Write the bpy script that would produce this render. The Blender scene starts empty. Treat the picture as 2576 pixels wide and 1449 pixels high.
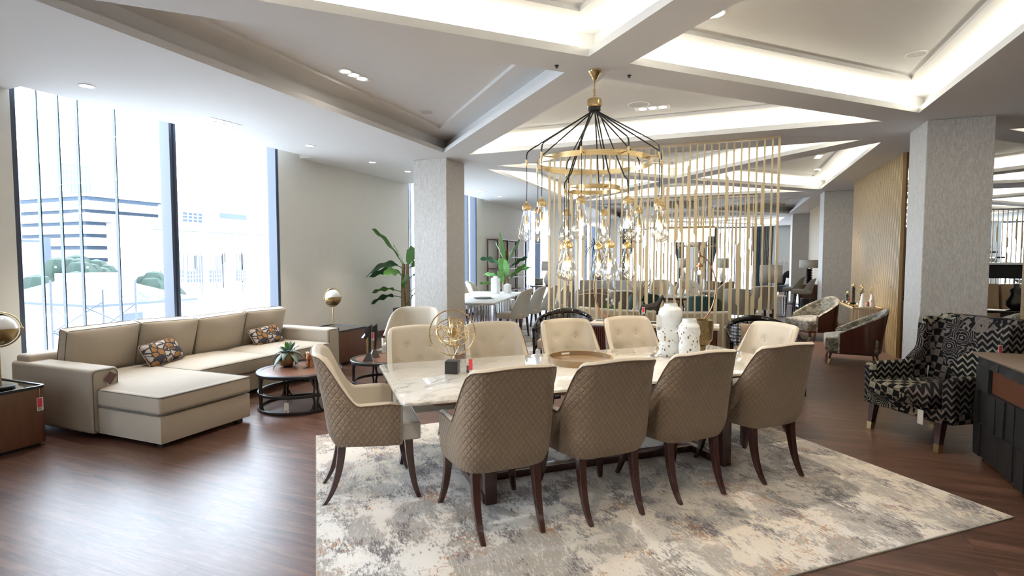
import bpy, bmesh, math, random
from math import sin, cos, pi, radians, sqrt
from mathutils import Vector, Matrix
from mathutils.geometry import delaunay_2d_cdt

sc = bpy.context.scene
COL = sc.collection
random.seed(7)

# ------------------------------------------------------------------ camera
cam = bpy.data.cameras.new('camera')
cam.sensor_width = 36.0
cam.lens = 36.0 * 1355.0 / 2576.0
cam.clip_start = 0.05
cam.clip_end = 400
cam_o = bpy.data.objects.new('camera', cam)
COL.objects.link(cam_o)
cam_o.location = (0, 0, 1.55)
cam_o.rotation_euler = (radians(90) - math.atan(71.5 / 1355.0), 0, radians(22))
sc.camera = cam_o

# ------------------------------------------------------------------ world, exposure
wd = bpy.data.worlds.new('sky')
sc.world = wd
wd.use_nodes = True
wn = wd.node_tree.nodes
wn.clear()
bg = wn.new('ShaderNodeBackground')
bg.inputs['Color'].default_value = (0.80, 0.90, 1.0, 1)
bg.inputs['Strength'].default_value = 3.9
wo = wn.new('ShaderNodeOutputWorld')
wd.node_tree.links.new(bg.outputs[0], wo.inputs[0])

sc.view_settings.view_transform = 'Standard'
sc.view_settings.look = 'None'
sc.view_settings.gamma = 1
sc.view_settings.exposure = 1.98
sc.cycles.max_bounces = 8
sc.cycles.diffuse_bounces = 5
sc.cycles.glossy_bounces = 4
sc.cycles.transparent_max_bounces = 18
sc.cycles.sample_clamp_indirect = 6
sc.cycles.adaptive_threshold = 0.02
sc.cycles.caustics_reflective = False
sc.cycles.caustics_refractive = False

WARM = (1.0, 0.80, 0.55)
CH = 3.2            # soffit height

# ------------------------------------------------------------------ materials
class NT:
    def __init__(s, name):
        s.m = bpy.data.materials.new(name); s.m.use_nodes = True
        s.t = s.m.node_tree; s.n = s.t.nodes; s.n.clear()
        s.out = s.n.new('ShaderNodeOutputMaterial')
        s.b = s.n.new('ShaderNodeBsdfPrincipled')
        s.t.links.new(s.b.outputs[0], s.out.inputs[0])
        s.co = None
    def new(s, typ, **k):
        x = s.n.new('ShaderNode' + typ)
        for a, v in k.items():
            setattr(x, a, v)
        return x
    def link(s, a, b): s.t.links.new(a, b)
    def put(s, sock, v):
        if isinstance(v, bpy.types.NodeSocket): s.link(v, sock)
        elif isinstance(v, tuple) and len(v) == 3 and sock.type == 'RGBA': sock.default_value = (*v, 1)
        else: sock.default_value = v
    def coord(s, kind='Object', scale=(1, 1, 1), rot=(0, 0, 0), loc=(0, 0, 0)):
        tc = s.new('TexCoord'); mp = s.new('Mapping')
        s.link(tc.outputs[kind], mp.inputs[0])
        mp.inputs['Scale'].default_value = scale; mp.inputs['Rotation'].default_value = rot
        mp.inputs['Location'].default_value = loc
        return mp.outputs[0]
    def noise(s, v, scale=5, detail=4, rough=0.5, dist=0):
        x = s.new('TexNoise'); s.link(v, x.inputs['Vector'])
        x.inputs['Scale'].default_value = scale; x.inputs['Detail'].default_value = detail
        x.inputs['Roughness'].default_value = rough; x.inputs['Distortion'].default_value = dist
        return x.outputs['Fac']
    def voro(s, v, scale=5, feat='F1', out='Distance', rnd=1):
        x = s.new('TexVoronoi', feature=feat); s.link(v, x.inputs['Vector'])
        x.inputs['Scale'].default_value = scale; x.inputs['Randomness'].default_value = rnd
        return x.outputs[out]
    def math(s, op, a, b=0.0, c=None, clamp=False):
        x = s.new('Math', operation=op); x.use_clamp = clamp
        s.put(x.inputs[0], a); s.put(x.inputs[1], b)
        if c is not None: s.put(x.inputs[2], c)
        return x.outputs[0]
    def ramp(s, f, stops, interp='LINEAR'):
        x = s.new('ValToRGB'); s.link(f, x.inputs[0]); r = x.color_ramp; r.interpolation = interp
        while len(r.elements) < len(stops): r.elements.new(0.5)
        for e, (p, c) in zip(r.elements, stops):
            e.position = p; e.color = (*c, 1) if len(c) == 3 else c
        return x.outputs[0]
    def mix(s, f, a, b, mode='MIX'):
        x = s.new('Mix', data_type='RGBA', blend_type=mode)
        s.put(x.inputs[0], f); s.put(x.inputs[6], a); s.put(x.inputs[7], b)
        return x.outputs[2]
    def bump(s, h, strength=0.3, dist=0.01):
        x = s.new('Bump'); s.link(h, x.inputs['Height'])
        x.inputs['Strength'].default_value = strength; x.inputs['Distance'].default_value = dist
        s.link(x.outputs[0], s.b.inputs['Normal']); return x
    def sep(s, v):
        x = s.new('SeparateXYZ'); s.link(v, x.inputs[0]); return x.outputs
    def comb(s, x_, y_, z_=0.0):
        x = s.new('CombineXYZ'); s.put(x.inputs[0], x_); s.put(x.inputs[1], y_); s.put(x.inputs[2], z_); return x.outputs[0]
    def set(s, **k):
        for a, v in k.items():
            s.put(s.b.inputs[a.replace('_', ' ')], v)
        return s

def plain(name, col, rough=0.5, metal=0.0, var=0.06, scale=30, **k):
    """simple procedural material: base colour with a faint mottling and fine bump"""
    t = NT(name)
    v = t.coord('Object'); f = t.noise(v, scale, 4)
    c = t.mix(f, tuple(max(0, x * (1 - var)) for x in col), tuple(min(1, x * (1 + var)) for x in col))
    t.set(Base_Color=c, Roughness=rough, Metallic=metal, **k)
    return t.m

def fabric(name, col, scale=900, bump=0.25, var=0.10, sheen=0.3, rough=0.85, weave=True):
    t = NT(name); v = t.coord('Object')
    big = t.noise(v, 3.5, 5, 0.6); fine = t.noise(v, scale * 0.25, 2)
    c = t.mix(big, tuple(x * (1 - var) for x in col), tuple(min(1, x * (1 + var)) for x in col))
    c = t.mix(t.math('MULTIPLY', fine, 0.35), c, tuple(x * 0.6 for x in col))
    t.set(Base_Color=c, Roughness=rough, Sheen_Weight=sheen)
    t.bump(t.noise(v, scale * 0.3, 2), bump, 0.002)
    return t.m

def wood(name, c0, c1, rough=0.35, axis=2, scale=1.0, coat=0.0):
    t = NT(name)
    s = [9 * scale] * 3; s[axis] = 0.7 * scale
    v = t.coord('Object', tuple(s))
    f = t.noise(v, 3, 6, 0.6, 1.2); g = t.noise(v, 22, 3)
    c = t.mix(f, c0, c1); c = t.mix(t.math('MULTIPLY', g, 0.35), c, tuple(x * 0.55 for x in c0))
    t.set(Base_Color=c, Roughness=rough, Coat_Weight=coat)
    t.bump(g, 0.05, 0.002)
    return t.m

def metal(name, col, rough=0.25, brushed=True):
    t = NT(name); v = t.coord('Object', (1, 1, 60) if brushed else (8, 8, 8))
    f = t.noise(v, 12, 3)
    t.set(Base_Color=t.mix(f, tuple(x * 0.88 for x in col), col), Metallic=1.0,
          Roughness=t.math('ADD', t.math('MULTIPLY', f, 0.15), rough - 0.07))
    return t.m

def emit(name, col, strength):
    t = NT(name); t.n.remove(t.b)
    e = t.new('Emission'); e.inputs[0].default_value = (*col, 1); e.inputs[1].default_value = strength
    t.link(e.outputs[0], t.out.inputs[0]); return t.m

def thin_glass(name, tint=(1, 1, 1), refl=0.12, edge=0.5, wav=0.0, rough=0.0, rim=.72):
    """thin pane or bulb wall: lets light straight through, reflects more at grazing angles"""
    t = NT(name); t.n.remove(t.b)
    tr = t.new('BsdfTransparent'); gl = t.new('BsdfGlossy'); lw = t.new('LayerWeight'); mx = t.new('MixShader')
    gl.inputs['Roughness'].default_value = rough
    lw.inputs['Blend'].default_value = 0.35
    f = t.math('ADD', t.math('MULTIPLY', t.math('POWER', lw.outputs['Facing'], 2.5), edge), refl, clamp=True)
    tint_n = t.mix(t.math('POWER', lw.outputs['Facing'], 3.0), tint, tuple(x * rim for x in tint))
    t.link(tint_n, tr.inputs[0])
    if wav:
        bp = t.new('Bump'); bp.inputs['Strength'].default_value = wav; bp.inputs['Distance'].default_value = 0.02
        t.link(t.noise(t.coord('Object', (1, 1, 0.3)), 22, 2), bp.inputs['Height'])
        t.link(bp.outputs[0], gl.inputs['Normal'])
    t.link(f, mx.inputs[0]); t.link(tr.outputs[0], mx.inputs[1]); t.link(gl.outputs[0], mx.inputs[2])
    t.link(mx.outputs[0], t.out.inputs[0]); return t.m

def m_plaster(name, c0, c1, bump=0.08):
    t = NT(name); v = t.coord('Object')
    f = t.noise(v, 1.3, 6, 0.55); g = t.noise(v, 9, 4)
    t.set(Base_Color=t.mix(f, t.mix(g, c0, c1), c1), Roughness=0.8); t.bump(t.noise(v, 60, 4), bump, 0.003)
    return t.m

def m_wallpaper():
    t = NT('wallpaper_streaked'); v = t.coord('Object', (1, 1, 0.22))
    a = t.noise(v, 75, 4, 0.7); b = t.noise(v, 190, 2)
    f = t.ramp(t.math('ADD', t.math('MULTIPLY', a, 0.6), t.math('MULTIPLY', b, 0.4)), [(0.38, (0, 0, 0)), (0.62, (1, 1, 1))])
    t.set(Base_Color=t.mix(f, (0.44, 0.41, 0.375), (0.645, 0.61, 0.565)), Roughness=0.55, Specular_IOR_Level=0.35)
    t.bump(f, 0.25, 0.002); return t.m

def m_floor():
    t = NT('floor_planks'); v = t.coord('Object')
    br = t.new('TexBrick'); t.link(v, br.inputs[0])
    br.offset = 0.37; br.inputs['Scale'].default_value = 1.0
    br.inputs['Mortar Size'].default_value = 0.0012; br.inputs['Brick Width'].default_value = 1.25
    br.inputs['Row Height'].default_value = 0.185; br.inputs['Bias'].default_value = 0.0
    br.inputs['Color1'].default_value = (0, 0, 0, 1); br.inputs['Color2'].default_value = (1, 1, 1, 1)
    br.inputs['Mortar'].default_value = (0.5, 0.5, 0.5, 1)
    vs = t.coord('Object', (0.55, 7, 1))
    sh = t.new('VectorMath', operation='ADD'); t.link(vs, sh.inputs[0])
    t.link(t.comb(t.math('MULTIPLY', br.outputs['Color'], 7.0), 0.0), sh.inputs[1])
    g = t.noise(sh.outputs[0], 3.0, 8, 0.62, 0.8); h = t.noise(sh.outputs[0], 17, 5, 0.6)
    base = t.ramp(g, [(0.28, (0.034, 0.016, 0.012)), (0.5, (0.112, 0.054, 0.037)), (0.72, (0.235, 0.125, 0.085))])
    base = t.mix(t.math('MULTIPLY', br.outputs['Color'], 0.55), base, t.mix(0.5, base, (0.18, 0.09, 0.06)))
    base = t.mix(t.math('MULTIPLY', h, 0.35), base, (0.025, 0.012, 0.009))
    base = t.mix(br.outputs['Fac'], base, (0.015, 0.008, 0.006))
    t.set(Base_Color=base, Roughness=t.math('ADD', t.math('MULTIPLY', h, 0.16), 0.27), Specular_IOR_Level=0.55)
    bh = t.math('SUBTRACT', h, t.math('MULTIPLY', br.outputs['Fac'], 2.0))
    t.bump(bh, 0.10, 0.0025); return t.m

def m_marble():
    t = NT('marble_white'); v = t.coord('Object', (1, 1, 1), (0, 0, 0.6))
    w = t.noise(v, 1.6, 6, 0.6, 1.5)
    a = t.math('ABSOLUTE', t.math('SUBTRACT', w, 0.5))
    vein = t.ramp(a, [(0.0, (0.50, 0.49, 0.48)), (0.010, (0.76, 0.75, 0.73)), (0.035, (1, 1, 1))])
    msk = t.ramp(t.noise(v, 1.1, 3), [(0.42, (0, 0, 0)), (0.62, (1, 1, 1))])
    w2 = t.noise(v, 4.5, 6, 0.7, 2)
    v2 = t.ramp(t.math('ABSOLUTE', t.math('SUBTRACT', w2, 0.5)), [(0.0, (0.68, 0.66, 0.62)), (0.015, (1, 1, 1))])
    c = t.mix(msk, (1, 1, 1), vein); c = t.mix(1.0, c, t.mix(0.45, (1, 1, 1), v2), 'MULTIPLY')
    c = t.mix(1.0, c, (0.74, 0.715, 0.655), 'MULTIPLY')
    t.set(Base_Color=c, Roughness=0.05, Specular_IOR_Level=0.6, Coat_Weight=0.5, Coat_Roughness=0.03); return t.m

def m_quilt(name, col, pitch=0.036):
    """diamond quilting laid out in the shell's own UV (metres)"""
    t = NT(name); uv = t.coord('UV'); s = t.sep(uv)
    k = 1.0 / pitch
    a = t.math('MULTIPLY', t.math('ADD', s[0], s[1]), k); b = t.math('MULTIPLY', t.math('SUBTRACT', s[0], s[1]), k)
    def tri(x):
        f = t.math('FRACT', x); return t.math('ABSOLUTE', t.math('SUBTRACT', f, 0.5))      # 0.5 on the seam
    m = t.math('MAXIMUM', tri(a), tri(b))
    h = t.math('SUBTRACT', 1.0, t.math('POWER', t.math('MULTIPLY', m, 2.0), 4.0))
    seam = t.ramp(m, [(0.44, (0, 0, 0)), (0.5, (1, 1, 1))])
    v = t.coord('Object'); n = t.noise(v, 380, 2); bigc = t.noise(v, 4, 4)
    c = t.mix(n, tuple(x * 0.72 for x in col), tuple(min(1, x * 1.28) for x in col))
    c = t.mix(t.math('MULTIPLY', bigc, 0.25), c, tuple(x * 0.8 for x in col))
    c = t.mix(t.math('MULTIPLY', seam, 0.55), c, tuple(x * 0.5 for x in col))
    t.set(Base_Color=c, Roughness=0.62, Sheen_Weight=0.15)
    t.bump(t.math('ADD', h, t.math('MULTIPLY', n, 0.15)), 0.65, 0.006); return t.m

def m_rug():
    t = NT('rug_distressed'); v = t.coord('Object', (1.0, 0.75, 1))
    va = t.coord('Object', (2.6, 0.9, 1))
    cream, white, grey, dark, rust, taupe = (0.66, 0.58, 0.47), (0.72, 0.72, 0.70), (0.19, 0.195, 0.20), (0.10, 0.06, 0.065), (0.44, 0.19, 0.06), (0.42, 0.37, 0.31)
    zone = t.noise(v, 0.75, 3, 0.5)
    patch = t.noise(v, 3.4, 9, 0.72, 0.5); fine = t.noise(va, 26, 7, 0.8); fine2 = t.noise(va, 70, 4, 0.75)
    line = t.noise(t.coord('Object', (16, 2.2, 1)), 6, 5, 0.7)
    base = t.mix(t.ramp(zone, [(0.4, (0, 0, 0)), (0.6, (1, 1, 1))]), white, cream)
    gm = t.ramp(t.math('ADD', t.math('MULTIPLY', patch, 0.72), t.math('MULTIPLY', fine, 0.28)), [(0.500, (0, 0, 0)), (0.512, (1, 1, 1))])
    c = t.mix(t.math('MULTIPLY', gm, 0.8), base, t.mix(zone, grey, taupe))
    p2 = t.noise(t.coord('Object', (1.3, 0.9, 1), loc=(3, 7, 0)), 3.2, 8, 0.7)
    dm = t.ramp(t.math('ADD', t.math('MULTIPLY', p2, 0.55), t.math('MULTIPLY', fine, 0.45)), [(0.527, (0, 0, 0)), (0.537, (1, 1, 1))])
    c = t.mix(t.math('MULTIPLY', dm, 0.95), c, t.mix(t.math('MULTIPLY', fine2, 0.7), dark, grey))
    wm = t.ramp(t.math('ADD', t.math('MULTIPLY', fine, 0.6), t.math('MULTIPLY', line, 0.4)), [(0.52, (0, 0, 0)), (0.56, (1, 1, 1))])
    c = t.mix(t.math('MULTIPLY', wm, 0.6), c, white)
    p3 = t.noise(t.coord('Object', (1, 1, 1), loc=(11, 2, 0)), 2.6, 6, 0.7)
    rm = t.ramp(t.math('ADD', t.math('MULTIPLY', p3, 0.5), t.math('MULTIPLY', t.noise(va, 38, 4, 0.7), 0.5)), [(0.572, (0, 0, 0)), (0.588, (1, 1, 1))])
    c = t.mix(t.math('MULTIPLY', rm, 0.85), c, rust)
    t.set(Base_Color=c, Roughness=0.95, Sheen_Weight=0.2)
    t.bump(t.math('ADD', t.math('ADD', gm, dm), t.math('MULTIPLY', fine2, 0.8)), 0.5, 0.004); return t.m

def m_patchwork():
    """black, ivory and taupe upholstery: checks, zigzags, rings and curls by region"""
    t = NT('patchwork_velvet'); v = t.coord('Object')
    ivory, black, taupe, grey = (0.27, 0.245, 0.175), (0.008, 0.008, 0.009), (0.15, 0.12, 0.105), (0.08, 0.08, 0.09)
    zone = t.voro(v, 2.7, 'F1', 'Color'); z = t.sep(zone)
    base = t.mix(t.ramp(z[1], [(0.45, (0, 0, 0)), (0.55, (1, 1, 1))]), ivory, taupe)
    base = t.mix(t.ramp(t.noise(v, 30, 4), [(0.5, (0, 0, 0)), (0.7, (1, 1, 1))]), base, grey)
    ch = t.new('TexChecker'); t.link(t.coord('Object', (1, 1, 1), (0.1, 0.12, 0.08)), ch.inputs[0]); ch.inputs['Scale'].default_value = 17
    chk = ch.outputs['Fac']
    wv = t.new('VectorMath', operation='ADD'); t.link(v, wv.inputs[0]); nz = t.noise(v, 12, 2); t.link(t.comb(t.math('MULTIPLY', nz, .07), t.math('MULTIPLY', nz, -.05), t.math('MULTIPLY', nz, .06)), wv.inputs[1])
    vd = t.voro(wv.outputs[0], 6.5); rings = t.math('GREATER_THAN', t.math('SINE', t.math('MULTIPLY', vd, 58.0)), -0.35)
    s = t.sep(v)
    zz = t.math('PINGPONG', t.math('MULTIPLY', t.math('ADD', s[0], s[1]), 1.0), 0.042)
    zig = t.math('GREATER_THAN', t.math('SINE', t.math('MULTIPLY', t.math('ADD', s[2], zz), 115.0)), -0.4)
    cur = t.math('GREATER_THAN', t.noise(v, 11, 2, 0.3, 2.2), 0.48)
    m = t.mix(t.math('GREATER_THAN', z[0], 0.30), chk, rings)
    m = t.mix(t.math('GREATER_THAN', z[0], 0.44), m, zig)
    m = t.mix(t.math('GREATER_THAN', z[0], 0.66), m, cur)
    t.set(Base_Color=t.mix(m, base, black), Roughness=0.9, Specular_IOR_Level=0.15)
    t.bump(m, 0.35, 0.003); return t.m

def m_floral():
    t = NT('floral_print'); v = t.coord('Object')
    w = t.noise(v, 9, 3, 0.5, 0.6)
    vv = t.new('VectorMath', operation='ADD'); t.link(v, vv.inputs[0]); t.link(t.comb(t.math('MULTIPLY', w, 0.09), t.math('MULTIPLY', w, -0.06), t.math('MULTIPLY', w, 0.08)), vv.inputs[1])
    d = t.voro(vv.outputs[0], 15, 'DISTANCE_TO_EDGE'); col = t.voro(vv.outputs[0], 15, 'F1', 'Color'); cs = t.sep(col)
    leaf = t.math('GREATER_THAN', d, 0.09); vein = t.math('GREATER_THAN', t.math('SINE', t.math('MULTIPLY', d, 80.0)), 0.55)
    pc = t.mix(t.math('GREATER_THAN', cs[0], 0.58), (0.62, 0.57, 0.52), (0.42, 0.20, 0.045))
    pc = t.mix(t.math('MULTIPLY', vein, 0.75), pc, (0.06, 0.055, 0.07))
    on = t.math('MULTIPLY', leaf, t.math('GREATER_THAN', cs[1], 0.12))
    t.set(Base_Color=t.mix(on, (0.035, 0.034, 0.05), pc), Roughness=0.8); return t.m

def m_speckled():
    t = NT('frosted_speckled_glass'); v = t.coord('Object', (1, 1, 0.55))
    d = t.voro(v, 62, 'F1'); c = t.sep(t.voro(v, 62, 'F1', 'Color'))
    z = t.sep(t.coord('Object'))[2]
    low = t.ramp(z, [(0.0, (1, 1, 1)), (0.17, (0.8, 0.8, 0.8)), (0.3, (0.12, 0.12, 0.12))])
    on = t.math('MULTIPLY', t.math('LESS_THAN', d, t.math('MULTIPLY', c[0], 0.5)), t.math('LESS_THAN', c[1], t.math('MULTIPLY', low, 0.85)))
    t.set(Base_Color=t.mix(on, (0.66, 0.675, 0.665), t.mix(c[2], (0.10, 0.06, 0.05), (0.36, 0.18, 0.10))), Roughness=0.35, Subsurface_Weight=0.25, Subsurface_Radius=(0.03, 0.03, 0.03)); return t.m

def m_velvet_mottled():
    t = NT('crushed_velvet_olive'); v = t.coord('Object', (1, 1, 1.6))
    f = t.noise(v, 9, 6, 0.65, 1.4)
    t.set(Base_Color=t.ramp(f, [(0.38, (0.075, 0.068, 0.048)), (0.5, (0.20, 0.18, 0.135)), (0.6, (0.42, 0.40, 0.33))]), Roughness=0.45, Sheen_Weight=0.6); t.bump(f, 0.3, 0.006); return t.m

def m_leaf(name='banana_leaf', c0=(0.045, 0.16, 0.02), c1=(0.13, 0.34, 0.06)):
    t = NT(name); v = t.coord('Object', (1, 14, 1)); f = t.noise(v, 6, 3)
    t.set(Base_Color=t.mix(f, c0, c1), Roughness=0.4, Specular_IOR_Level=0.5); return t.m

MAT = dict(
    plaster=m_plaster('plaster_beige', (0.66, 0.64, 0.585), (0.75, 0.73, 0.675)),
    wallgrey=m_plaster('plaster_pale_grey', (0.56, 0.59, 0.59), (0.66, 0.69, 0.69)),
    ceiling=m_plaster('ceiling_paint', (0.78, 0.775, 0.765), (0.80, 0.795, 0.785), 0.01),
    paper=m_wallpaper(), floor=m_floor(), marble=m_marble(), rug=m_rug(),
    quilt=m_quilt('quilted_taupe', (0.275, 0.20, 0.135), 0.042), quilt_far=m_quilt('quilted_brown', (0.24, 0.19, 0.15), 0.05),
    cream=fabric('velvet_cream', (0.60, 0.53, 0.425), sheen=0.5, rough=0.6, bump=0.1),
    seat=fabric('seat_pearl', (0.60, 0.57, 0.51), sheen=0.4, rough=0.4, bump=0.1),
    linen=fabric('linen_greige', (0.47, 0.405, 0.32), scale=1200, bump=0.35, sheen=0.15),
    pipe=fabric('piping_dark', (0.13, 0.115, 0.10)),
    welt=fabric('welt_brown', (0.16, 0.10, 0.06)),
    leg=wood('wood_espresso', (0.035, 0.012, 0.010), (0.075, 0.026, 0.019), 0.25, coat=0.4),
    walnut=wood('wood_walnut', (0.10, 0.042, 0.024), (0.21, 0.095, 0.055), 0.35, 2),
    walnut_x=wood('wood_walnut_top', (0.15, 0.065, 0.04), (0.30, 0.14, 0.085), 0.28, 0),
    mahog=wood('wood_mahogany', (0.06, 0.016, 0.010), (0.12, 0.034, 0.020), 0.22, 2, coat=0.5),
    oak=wood('wood_gold_slat', (0.44, 0.30, 0.115), (0.60, 0.43, 0.19), 0.5, 2),
    goldpaint=plain('gold_paint', (0.66, 0.52, 0.31), 0.38, 0.2, 0.05),
    brass=metal('brass', (0.70, 0.52, 0.27), 0.26), antique=metal('brass_aged', (0.42, 0.30, 0.15), 0.35, False),
    copper=metal('copper', (0.50, 0.27, 0.15), 0.28), chrome=metal('chrome', (0.75, 0.77, 0.80), 0.12),
    blackm=plain('black_metal', (0.018, 0.018, 0.019), 0.35), blackg=plain('black_gloss', (0.006, 0.006, 0.007), 0.06, Coat_Weight=0.6),
    blackw=wood('wood_black', (0.005, 0.005, 0.0055), (0.013, 0.013, 0.014), 0.65, 2),
    bronze=plain('bronze_dark', (0.050, 0.048, 0.047), 0.28, 0.7), stone=plain('black_stone', (0.03, 0.03, 0.032), 0.35),
    frame=plain('window_frame_navy', (0.035, 0.05, 0.085), 0.4), fin=plain('facade_fin_grey', (0.022, 0.036, 0.062), 0.5),
    pane=thin_glass('window_pane', (0.96, 0.98, 1.0), 0.02, 0.35), bulbg=thin_glass('bulb_glass', (0.95, 0.95, 0.94), 0.12, 1.0, 0.8, rim=.35),
    clear=thin_glass('clear_glass', (0.93, 0.94, 0.95), 0.08, 0.7),
    white=plain('white_lacquer', (0.80, 0.80, 0.79), 0.35), ceramic=plain('white_ceramic', (0.80, 0.80, 0.79), 0.25),
    lens=emit('downlight_lens', (1.0, 0.93, 0.82), 9), cove=emit('cove_led', (1.0, 0.94, 0.78), 5), fil=emit('filament_glow', (1.0, 0.74, 0.38), 26),
    shade=plain('lampshade_linen', (0.66, 0.64, 0.59), 0.9), opal=plain('opal_glass', (0.80, 0.81, 0.80), 0.18),
    leaf=m_leaf(), leafd=m_leaf('leaf_dark', (0.008, 0.035, 0.018), (0.02, 0.075, 0.03)), leafg=m_leaf('leaf_grey', (0.12, 0.19, 0.17), (0.25, 0.36, 0.30)),
    trunk=wood('banana_stem', (0.20, 0.13, 0.07), (0.36, 0.25, 0.15), 0.8), soil=plain('soil', (0.03, 0.022, 0.016), 0.95),
    patch=m_patchwork(), floral=m_floral(), speck=m_speckled(), velvet=m_velvet_mottled(),
    tagr=plain('tag_red', (0.72, 0.06, 0.08), 0.5), tagw=plain('tag_white', (0.80, 0.80, 0.80), 0.5), ink=plain('print_black', (0.03, 0.03, 0.03), 0.6), tagb=plain('tag_brown', (0.12, 0.05, 0.045), 0.5),
    greenv=fabric('velvet_green', (0.012, 0.05, 0.035), sheen=0.5), navy=fabric('velvet_black', (0.010, 0.011, 0.015), sheen=0.3),
    greyf=fabric('fabric_grey_beige', (0.36, 0.34, 0.285)), greyl=fabric('fabric_light_grey', (0.56, 0.55, 0.52)),
    curtain=fabric('curtain_teal', (0.014, 0.045, 0.055)), curtain_g=fabric('curtain_grey', (0.22, 0.23, 0.21)),
    tan=fabric('pillow_tan', (0.40, 0.28, 0.18)), goldh=plain('gold_hammered', (0.20, 0.14, 0.065), 0.42, 0.8, 0.55, 45),
)

# ------------------------------------------------------------------ mesh building
class MB:
    def __init__(s):
        s.bm = bmesh.new(); s.uv = None
    def box(s, x0, x1, y0, y1, z0, z1, mat=None):
        vs = [s.bm.verts.new((x, y, z)) for z in (z0, z1) for y in (y0, y1) for x in (x0, x1)]
        if mat is not None:
            for v in vs: v.co = mat @ v.co
        for f in ((0, 2, 3, 1), (4, 5, 7, 6), (0, 1, 5, 4), (2, 6, 7, 3), (0, 4, 6, 2), (1, 3, 7, 5)):
            s.bm.faces.new([vs[i] for i in f])
        return s
    def prism(s, poly, z0, z1, mat=None):
        """poly: list of (x, y) counter-clockwise, extruded in z"""
        n = len(poly)
        a = [s.bm.verts.new((x, y, z0)) for x, y in poly]; b = [s.bm.verts.new((x, y, z1)) for x, y in poly]
        if mat is not None:
            for v in a + b: v.co = mat @ v.co
        s.bm.faces.new(a[::-1]); s.bm.faces.new(b)
        for i in range(n):
            s.bm.faces.new((a[i], a[(i + 1) % n], b[(i + 1) % n], b[i]))
        return s
    def rings(s, rings, cap0=True, cap1=True, closed=False):
        R = [[s.bm.verts.new(p) for p in r] for r in rings]
        n = len(R[0]); m = len(R)
        for i in range(m if closed else m - 1):
            a, b = R[i], R[(i + 1) % m]
            for j in range(n):
                s.bm.faces.new((a[j], a[(j + 1) % n], b[(j + 1) % n], b[j]))
        if not closed:
            if cap0: s.bm.faces.new(R[0][::-1])
            if cap1: s.bm.faces.new(R[-1])
        return s
    def lathe(s, prof, seg=24, c=(0, 0, 0), cap0=True, cap1=True, ang=None):
        return s.rings([[(c[0] + r * cos(2 * pi * j / seg), c[1] + r * sin(2 * pi * j / seg), c[2] + z) for j in range(seg)] for r, z in prof], cap0, cap1)
    def tube(s, pts, r, seg=8, closed=False, cap=True):
        P = [Vector(p) for p in pts]; n = len(P); rs = r if isinstance(r, (list, tuple)) else [r] * n
        T = []
        for i in range(n):
            a = P[(i - 1) % n] if (closed or i > 0) else P[0]; b = P[(i + 1) % n] if (closed or i < n - 1) else P[-1]
            d = (b - a); T.append(d.normalized() if d.length > 1e-9 else Vector((0, 0, 1)))
        up = Vector((0, 0, 1)) if abs(T[0].z) < 0.9 else Vector((1, 0, 0))
        N = (up - T[0] * up.dot(T[0])).normalized(); R = []
        for i in range(n):
            N = (N - T[i] * N.dot(T[i])); N = N.normalized() if N.length > 1e-6 else Vector((1, 0, 0))
            B = T[i].cross(N)
            R.append([tuple(P[i] + (N * cos(2 * pi * j / seg) + B * sin(2 * pi * j / seg)) * rs[i]) for j in range(seg)])
        return s.rings(R, cap, cap, closed)
    def bar(s, p0, p1, w, h=None, w1=None, h1=None):
        """square-section bar from p0 to p1, tapering to w1 x h1"""
        h = w if h is None else h; w1 = w if w1 is None else w1; h1 = h if h1 is None else h1
        a, b = Vector(p0), Vector(p1); d = (b - a).normalized()
        up = Vector((0, 0, 1)) if abs(d.z) < 0.95 else Vector((0, 1, 0))
        x = d.cross(up).normalized(); y = x.cross(d).normalized()
        q = [(-1, -1), (1, -1), (1, 1), (-1, 1)]
        return s.rings([[tuple(a + x * (i * w / 2) + y * (j * h / 2)) for i, j in q], [tuple(b + x * (i * w1 / 2) + y * (j * h1 / 2)) for i, j in q]])
    def grid(s, fn, nu, nv, closed_u=False, uvfn=None):
        V = [[s.bm.verts.new(fn(i / nu, j / nv)) for i in range(nu if closed_u else nu + 1)] for j in range(nv + 1)]
        if uvfn and s.uv is None: s.uv = s.bm.loops.layers.uv.new('UVMap')
        for j in range(nv):
            for i in range(nu):
                i1 = (i + 1) % nu if closed_u else i + 1
                f = s.bm.faces.new((V[j][i], V[j][i1], V[j + 1][i1], V[j + 1][i]))
                if uvfn:
                    for l, (a, b) in zip(f.loops, ((i, j), (i + 1, j), (i + 1, j + 1), (i, j + 1))):
                        l[s.uv].uv = uvfn(a / nu, b / nv)
        return V
    def ball(s, c, r, seg=16, rings=10, sc_=(1, 1, 1)):
        pr = [(max(1e-4, r * sin(pi * k / rings)), -r * cos(pi * k / rings)) for k in range(rings + 1)]
        return s.rings([[(c[0] + a * cos(2 * pi * j / seg) * sc_[0], c[1] + a * sin(2 * pi * j / seg) * sc_[1], c[2] + z * sc_[2]) for j in range(seg)] for a, z in pr])
    def xf(s, mat):
        bmesh.ops.transform(s.bm, matrix=mat, verts=s.bm.verts); return s
    def obj(s, name, mat, parent=None, bevel=0, seg=2, angle=35, smooth=True, merge=0):
        bm = s.bm
        if merge: bmesh.ops.remove_doubles(bm, verts=bm.verts, dist=merge)
        bmesh.ops.recalc_face_normals(bm, faces=bm.faces)
        if bevel:
            es = [e for e in bm.edges if len(e.link_faces) == 2 and e.calc_face_angle(0) > radians(28)]
            bmesh.ops.bevel(bm, geom=es, offset=bevel, segments=seg, profile=0.6, affect='EDGES', clamp_overlap=True)
        me = bpy.data.meshes.new(name); bm.to_mesh(me); bm.free()
        me.materials.append(MAT[mat] if isinstance(mat, str) else mat)
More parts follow.
